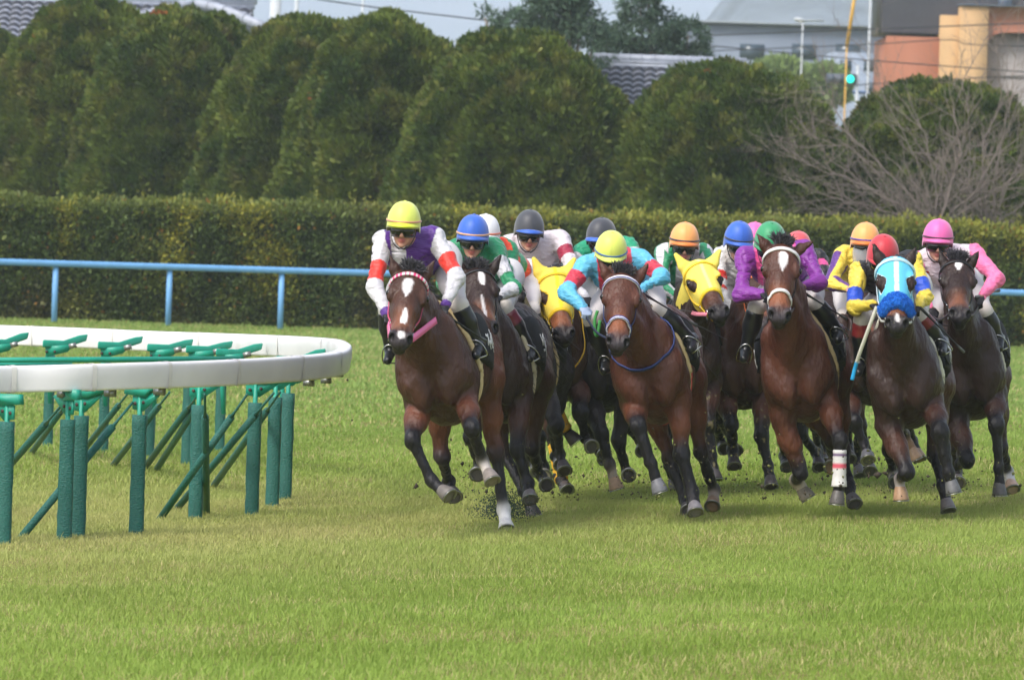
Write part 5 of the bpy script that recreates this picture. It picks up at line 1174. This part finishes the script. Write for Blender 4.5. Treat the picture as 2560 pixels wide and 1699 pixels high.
    for q, (a__, d, sd, nn_) in zip((-1, 1), hands):
        bit = hs['bits'][q]; hnd = a__ + d * .075 - nn_ * .02; mid_ = (bit + hnd) / 2 - A(0, 0, s.get('sag', .03)); m = MB(); m.strap(bez([bit, mid_, hnd], 8), nrm(A(q, -.4, .3)), s.get('reinw', .016), .004, rc); m.out('rein', M_leather, hs['root'])
    if 'whip' in s:
        a_, b_, cw = s['whip']; p0 = W(a_[0], a_[1], dep['a'] - .05); p1 = W(b_[0], b_[1], dep['a'] + s.get('whipd', .2)); wl = MB(); n = 12; Pw = [p0 + (p1 - p0) * t for t in np.linspace(0, 1, n)]
        wl.tube(Pw, [.011, .011, .010, .007, .006, .006, .005, .005, .005, .006, .011, .012], 8, np.array([np.asarray(cw)] * 10 + [s2l((90, 92, 94))] * 2)); tag(wl.out('whip', M_whip, None, smooth=True), s['whiplabel'], 'whip', 'riding whips')
    s['root'] = root
M_shield, _N, _L = new_mat('clear face shield'); _b = _N['Principled BSDF']; _b.inputs['Base Color'].default_value = (.6, .62, .64, 1); _b.inputs['Roughness'].default_value = .15; _b.inputs['Alpha'].default_value = .42
# colours
RED = s2l((226, 48, 34)); PUR = s2l((88, 40, 140)); GRN = s2l((30, 138, 92)); WH = s2l((208, 206, 212)); MAR = s2l((160, 30, 64)); SKY = s2l((96, 186, 224)); CRIM = s2l((206, 50, 74)); PNK = s2l((240, 88, 160)); VIO = s2l((130, 44, 150)); ORG = s2l((236, 72, 36))
YLW = s2l((232, 206, 74)); BLUE = s2l((28, 78, 200)); BK = s2l((30, 28, 34)); BPK = s2l((250, 120, 172)); LIME = s2l((224, 234, 104)); CBL = s2l((44, 98, 200)); CBK = s2l((62, 64, 72)); CRD = s2l((200, 44, 60)); COR = s2l((252, 172, 96)); CPK = s2l((236, 104, 176)); CGR = s2l((44, 150, 98))
def bands(base, bs):
    def f(t, an, q):
        c = np.tile(base, (len(t), 1))
        for a, b, cc in bs: c[(t >= a) & (t < b)] = cc
        return c
    return f
def stripes(c1, c2, n=3, ph=0):
    def f(t, an, q): return np.where((np.sin(an * n + ph + t * .4) > 0)[:, None], c1, c2)
    return f
def tile(c): return lambda l, t, V: np.tile(c, (len(l), 1))
def tor_A(l, t, V): c = np.where((l > .06)[:, None], PUR, WH); c[(l < -.72) & (l > -.92)] = PUR; c[(np.abs(l + .05 - .9 * np.clip(t, 0, 1)) < .10) & (l < .3) & (t < .5)] = PUR; return c
def tor_D(l, t, V): z = np.abs(((l * 2.5) % 1) - .5); c = np.tile(s2l((214, 204, 210)), (len(l), 1)); c[(t > .34 + z * .3) & (t < .62)] = MAR; return c
def tor_F(l, t, V): c = np.tile(SKY, (len(l), 1)); c[(np.abs(l) > .30) & (np.abs(l) < .72)] = CRIM; return c
def tor_G(l, t, V): return np.where((np.sin(l * 9) > 0)[:, None], GRN, WH)
def tor_I(l, t, V): c = np.tile(PNK, (len(l), 1)); c[np.abs(l) > .85] = VIO; c[t > .6] = VIO; return c
def tor_K(l, t, V): return np.where((l > 0)[:, None], BK, PNK)
def tor_C(l, t, V): return np.where((np.sin(t * 16) > 0)[:, None], GRN, ORG)
def tor_N(l, t, V): c = np.tile(s2l((222, 208, 216)), (len(l), 1)); c[(np.abs(l) > .6) & (t < -.26)] = CRD; c[(t > .5) & (t < .62)] = CRD; return c
def star(offs):
    def f(root, mid, lat, bk, tn, Jp):
        dn = nrm(-A(0, 0, 1) + 0 * bk); fw = A(0, -1, 0)
        for (x, z, r0) in offs:
            V = []; nray = 10; c0 = mid + lat * x + dn * z - fw * .0
            pts_ = [c0] + [c0 + (lat * math.sin(k * math.pi / 5) + -dn * math.cos(k * math.pi / 5)) * (r0 if k % 2 == 0 else r0 * .42) for k in range(10)]
            out_ = []
            for p in pts_:
                t = np.linspace(.45, -.3, 120); L_ = p + fw * t[:, None]; Fv = field(Jp, L_) < .0; i = np.argmax(Fv); out_.append(L_[i] + fw * .006)
            out_ = np.array(out_); m = MB(); m.add(np.concatenate([out_, out_ + fw * .003]), [[[11, 11 + 1 + k, 11 + 1 + (k + 1) % 10] for k in range(10)], ]); m.out('star_patch', M_starred, root, vc=False)
    return f
M_starred = mat('red star cloth', CRD, .6)
def rd(i, **k): k['horse'] = HS[i - 1]; return k
RID = [
 rd(1, label='jockey in lime yellow cap and white and purple silks with red armbands, leading the race', h=(1009, 533), cap=LIME, peak=s2l((222, 236, 50)), trim=s2l((214, 150, 120)), sl=(955, 604), sr=(1090, 594), el=(936, 716), er=(1142, 690), al=(968, 782), ar=(1112, 762), hip=(1075, 650), kl=(968, 775), kr=(1148, 762), fl=(976, 868), fr=(1192, 856),
    c=dict(torso=tor_A, sleeve=bands(WH, [(.52, .92, RED), (1.9, 2.1, PUR)])), glove=s2l((26, 24, 32)), rein=s2l((245, 120, 170)), reinw=.045, sag=.0, pitch=6, yaw=-4, whip=((1118, 790), (1215, 852), s2l((36, 36, 38))), whiplabel='short black whip held by the leading lime capped jockey'),
 rd(2, label='jockey in blue cap and green silks with white sleeves, just behind the leader', h=(1182, 565), cap=CBL, trim=s2l((226, 170, 130)), sl=(1140, 622), sr=(1232, 622), el=(1112, 712), er=(1284, 722), al=(1160, 750), ar=(1248, 738), hip=(1236, 690), kl=(1150, 790), kr=(1262, 772), fl=(1160, 880), fr=(1322, 868),
    c=dict(torso=GRN, sleeve=bands(WH, [(0, .32, GRN), (.68, 1.1, GRN)]), collar=GRN), boottop=s2l((120, 34, 56)), glove=BK),
 rd(3, label='jockey in half white cap and orange and green hooped silks, mostly hidden', h=(1212, 563), cap=s2l((232, 232, 236)), trim=s2l((226, 120, 90)), sl=(1180, 625), sr=(1262, 622), el=(1200, 710), er=(1287, 708), al=(1215, 740), ar=(1262, 745), hip=(1290, 690), kl=(1260, 780), kr=(1330, 775), fl=(1270, 870), fr=(1352, 880),
    c=dict(torso=tor_C, sleeve=bands(GRN, [(0, .22, ORG), (.55, .9, ORG)])), dd=-.1, glove=BK),
 rd(4, label='jockey in black cap with blue rim and white and maroon silks', h=(1323, 551), cap=CBK, peak=CBL, sl=(1270, 610), sr=(1402, 598), el=(1290, 690), er=(1428, 660), al=(1322, 722), ar=(1400, 720), hip=(1350, 660), kl=(1300, 760), kr=(1400, 760), fl=(1302, 850), fr=(1440, 860),
    c=dict(torso=tor_D, sleeve=bands(s2l((218, 208, 214)), [(.45, .78, MAR), (1.75, 2.1, s2l((190, 60, 90)))])), yaw=6),
 rd(5, label='jockey in black cap with blue rim and green and white silks', h=(1502, 571), cap=CBK, peak=CBL, sl=(1452, 628), sr=(1572, 612), el=(1418, 700), er=(1600, 690), al=(1462, 742), ar=(1540, 742), hip=(1530, 680), kl=(1452, 778), kr=(1560, 780), fl=(1440, 868), fr=(1580, 880), yaw=-25,
    c=dict(torso=s2l((30, 160, 118)), sleeve=bands(WH, [(0, .25, s2l((30, 160, 118)))])), glove=BK, whip=((1480, 800), (1366, 895), s2l((36, 36, 38))), whiplabel='black whip slanting down left of the sky blue rider'),
 rd(6, label='jockey in lime cap with blue ribbon and sky blue silks with red armbands', h=(1527, 606), cap=LIME, trim=s2l((50, 104, 170)), sl=(1466, 660), sr=(1606, 646), el=(1414, 728), er=(1655, 694), al=(1458, 768), ar=(1600, 724), hip=(1580, 700), kl=(1480, 800), kr=(1650, 778), fl=(1512, 895), fr=(1722, 845), pitch=24,
    c=dict(torso=tor_F, sleeve=bands(SKY, [(.42, .84, CRIM)]), collar=CRIM), glove=s2l((160, 178, 206)), rein=s2l((34, 40, 66)), whip=((1598, 728), (1742, 814), s2l((52, 34, 50))), whiplabel='dark whip with grey tip slanting down right of the sky blue rider'),
 rd(7, label='jockey in orange cap and green and white striped silks', h=(1711, 582), cap=COR, peak=s2l((244, 130, 50)), trim=s2l((60, 50, 60)), sl=(1660, 630), sr=(1758, 632), el=(1655, 716), er=(1785, 712), al=(1692, 742), ar=(1752, 740), hip=(1700, 700), kl=(1650, 780), kr=(1740, 790), fl=(1650, 870), fr=(1760, 880), yaw=3,
    c=dict(torso=tor_G, sleeve=stripes(GRN, WH, 3)), rein=s2l((236, 140, 160)), reinw=.03, glove=s2l((214, 206, 206))),
 rd(8, label='jockey in blue cap and white silks with double red armbands', h=(1847, 579), cap=CBL, trim=s2l((30, 36, 60)), sl=(1800, 636), sr=(1898, 632), el=(1797, 732), er=(1905, 735), al=(1840, 780), ar=(1880, 780), hip=(1850, 700), kl=(1815, 800), kr=(1900, 800), fl=(1784, 888), fr=(1920, 880), yaw=12, pitch=14,
    c=dict(torso=s2l((222, 220, 218)), sleeve=bands(s2l((222, 220, 218)), [(.5, .68, RED), (.88, 1.06, RED)])), glove=BK, kneec=s2l((176, 152, 124)), whip=((1838, 790), (1742, 904), s2l((36, 36, 38))), whiplabel='thin black whip below the white and red rider'),
 rd(9, label='jockey in green cap and purple and pink silks', h=(1925, 583), cap=CGR, trim=s2l((30, 60, 50)), bias=.052, sl=(1864, 642), sr=(2012, 622), el=(1852, 735), er=(2046, 706), al=(1908, 735), ar=(2004, 716), hip=(1985, 700), kl=(1890, 770), kr=(2040, 760), fl=(1866, 866), fr=(2090, 822), pitch=24,
    c=dict(torso=tor_I, sleeve=bands(VIO, []), collar=PNK), glove=BK, whip=((2004, 728), (2118, 798), s2l((30, 30, 34))), whiplabel='black whip held by the purple and pink jockey'),
 rd(10, label='jockey in pink cap hidden between the blue and green caps', h=(1886, 580), cap=CPK, sl=(1850, 640), sr=(1930, 640), el=(1850, 710), er=(1940, 710), al=(1870, 740), ar=(1920, 740), c=dict(torso=WH, sleeve=bands(WH, []))),
 rd(11, label='jockey in red cap and pink and black silks, half hidden by the purple rider', h=(1994, 603), cap=s2l((216, 84, 92)), sl=(1960, 650), sr=(2046, 648), el=(1960, 720), er=(2068, 720), al=(1990, 750), ar=(2030, 758), hip=(2030, 700), c=dict(torso=tor_K, sleeve=bands(PNK, [(.35, .75, BK), (1.25, 2.1, BK)])), glove=BK),
 rd(12, label='jockey in orange cap and yellow and purple striped silks', h=(2163, 582), cap=COR, peak=s2l((244, 120, 40)), trim=s2l((80, 70, 160)), sl=(2108, 640), sr=(2200, 640), el=(2078, 708), er=(2220, 710), al=(2122, 722), ar=(2190, 730), hip=(2140, 700), kl=(2112, 790), kr=(2200, 790), fl=(2100, 850), fr=(2215, 870), pitch=5,
    c=dict(torso=YLW, sleeve=stripes(YLW, s2l((92, 44, 130)), 2, .8)), kneec=s2l((190, 176, 158)), visor=1),
 rd(13, label='jockey in red cap and yellow silks with blue armbands and black vest', h=(2207, 615), cap=CRD, bias=.048, sl=(2148, 672), sr=(2284, 654), el=(2138, 770), er=(2314, 742), al=(2182, 762), ar=(2292, 764), hip=(2255, 720), kl=(2155, 800), kr=(2300, 790), fl=(2150, 900), fr=(2350, 852), pitch=26,
    c=dict(torso=BK, sleeve=bands(YLW, [(.58, .92, BLUE)]), collar=BK), boottop=s2l((128, 40, 44)), glove=BK, rein=s2l((200, 200, 190)), whip=((2300, 768), (2410, 880), s2l((34, 34, 38))), whiplabel='black whip held by the red capped jockey'),
 rd(14, label='jockey in pink cap and white silks with a red star and pink sleeves', h=(2345, 575), cap=CPK, trim=s2l((90, 30, 70)), sl=(2290, 648), sr=(2432, 630), el=(2288, 715), er=(2492, 698), al=(2326, 770), ar=(2452, 742), hip=(2385, 690), kl=(2335, 790), kr=(2462, 780), fl=(2330, 880), fr=(2494, 842), pitch=6,
    c=dict(torso=tor_N, sleeve=bands(BPK, []), extra=[star([(-.105, .115, .058)])]), glove=BK, whip=((2440, 742), (2498, 726), s2l((120, 120, 124))), whiplabel='short grey whip held by the pink sleeved jockey'),
]
for r_ in RID: rider(r_)
# loose rein end of the horse in the light blue hood
m = MB(); P_ = bez([W(2192, 766, 42.4), W(2172, 820, 42.4), W(2150, 880, 42.45), W(2138, 918, 42.5), W(2130, 950, 42.5)], 6); n = len(P_)
m.strap(P_, A(0, -1, .2), .026, .010, np.array([s2l((198, 196, 184)) if i < n * .62 else s2l((30, 150, 205)) for i in range(n)])); m.out('loose_rein', M_cloth, HS[12]['root'])

m = MB(); m.strap(bez([W(1494, 776, 42.5), W(1487, 800, 42.5), W(1488, 832, 42.5), W(1494, 836, 42.5), W(1500, 800, 42.5)], 5), A(0, -1, 0), .022, .006, s2l((70, 150, 80))); m.out('loose_strap', M_cloth, HS[5]['root'])

# ---- turf thrown up by the hoofs
def clods():
    m = MB(); r0 = np.random.default_rng(3)
    def lump(p, r_, c):
        v = r0.normal(0, 1, (6, 3)); v /= np.linalg.norm(v, axis=1)[:, None]; base = np.array([[1, 0, 0], [-1, 0, 0], [0, 1, 0], [0, -1, 0], [0, 0, 1], [0, 0, -1.0]]) * (r_ * (.5 + r0.random((6, 1)))) + v * r_ * .3
        m.add(p + base, [[[0, 2, 4], [2, 1, 4], [1, 3, 4], [3, 0, 4], [2, 0, 5], [1, 2, 5], [3, 1, 5], [0, 3, 5]]], c)
    for _ in range(1300):
        px = r0.choice([1180, 1260, 1420, 1600, 1660, 1800, 1950, 2100, 2260, 2420]) + r0.normal(0, 60); py = 1250 - abs(r0.normal(0, 85)); lump(W(px, py, r0.uniform(41.5, 46)), r0.choice([.004, .007, .012], p=[.6, .32, .08]), s2l((66, 58, 44)) if r0.random() < .6 else s2l((110, 112, 60)))
    for px, py, r_ in ((1041, 1217, .02), (2195, 1186, .028), (2215, 1180, .022), (2172, 1192, .014), (2320, 1190, .012), (2299, 1081, .010), (868, 950, .008), (880, 1050, .008), (800, 990, .006)):
        lump(W(px, py, 42), r_, s2l((58, 48, 40)))
    m.out('flying_turf', mat('damp earth', rough=.9, vc=True), None, kind='stuff', label='clods and crumbs of turf thrown up by the hoofs', cat='turf')
    m = MB()
    for _ in range(2600):
        px = 1262 + r0.normal(0, 34); py = 1285 - abs(r0.normal(0, 24)) + r0.normal(0, 10); lump(W(px, py, 42.6 + r0.normal(0, .15)), r0.choice([.003, .005]), s2l((58, 78, 66)) * r0.uniform(.7, 1.3))
    m.out('dust_puff', mat('dark green crumbs', rough=.9, vc=True), None, kind='stuff', label='dark green puff of crumbs behind the planted white foot', cat='dust')
clods()

# ================================================================== HAZE
def haze():
    m = bpy.data.materials.new('thin haze'); m.use_nodes = True; N = m.node_tree.nodes; L = m.node_tree.links
    N.remove(N['Principled BSDF']); v = N.new('ShaderNodeVolumePrincipled'); v.inputs['Color'].default_value = (.82, .9, 1, 1); v.inputs['Density'].default_value = .0004; v.inputs['Anisotropy'].default_value = .2
    L.new(v.outputs[0], N['Material Output'].inputs['Volume'])
    b = MB(); b.box((0, 1300, 40), (3300, 2700, 90)); b.out('haze', m, None, vc=False, kind='stuff')
haze()
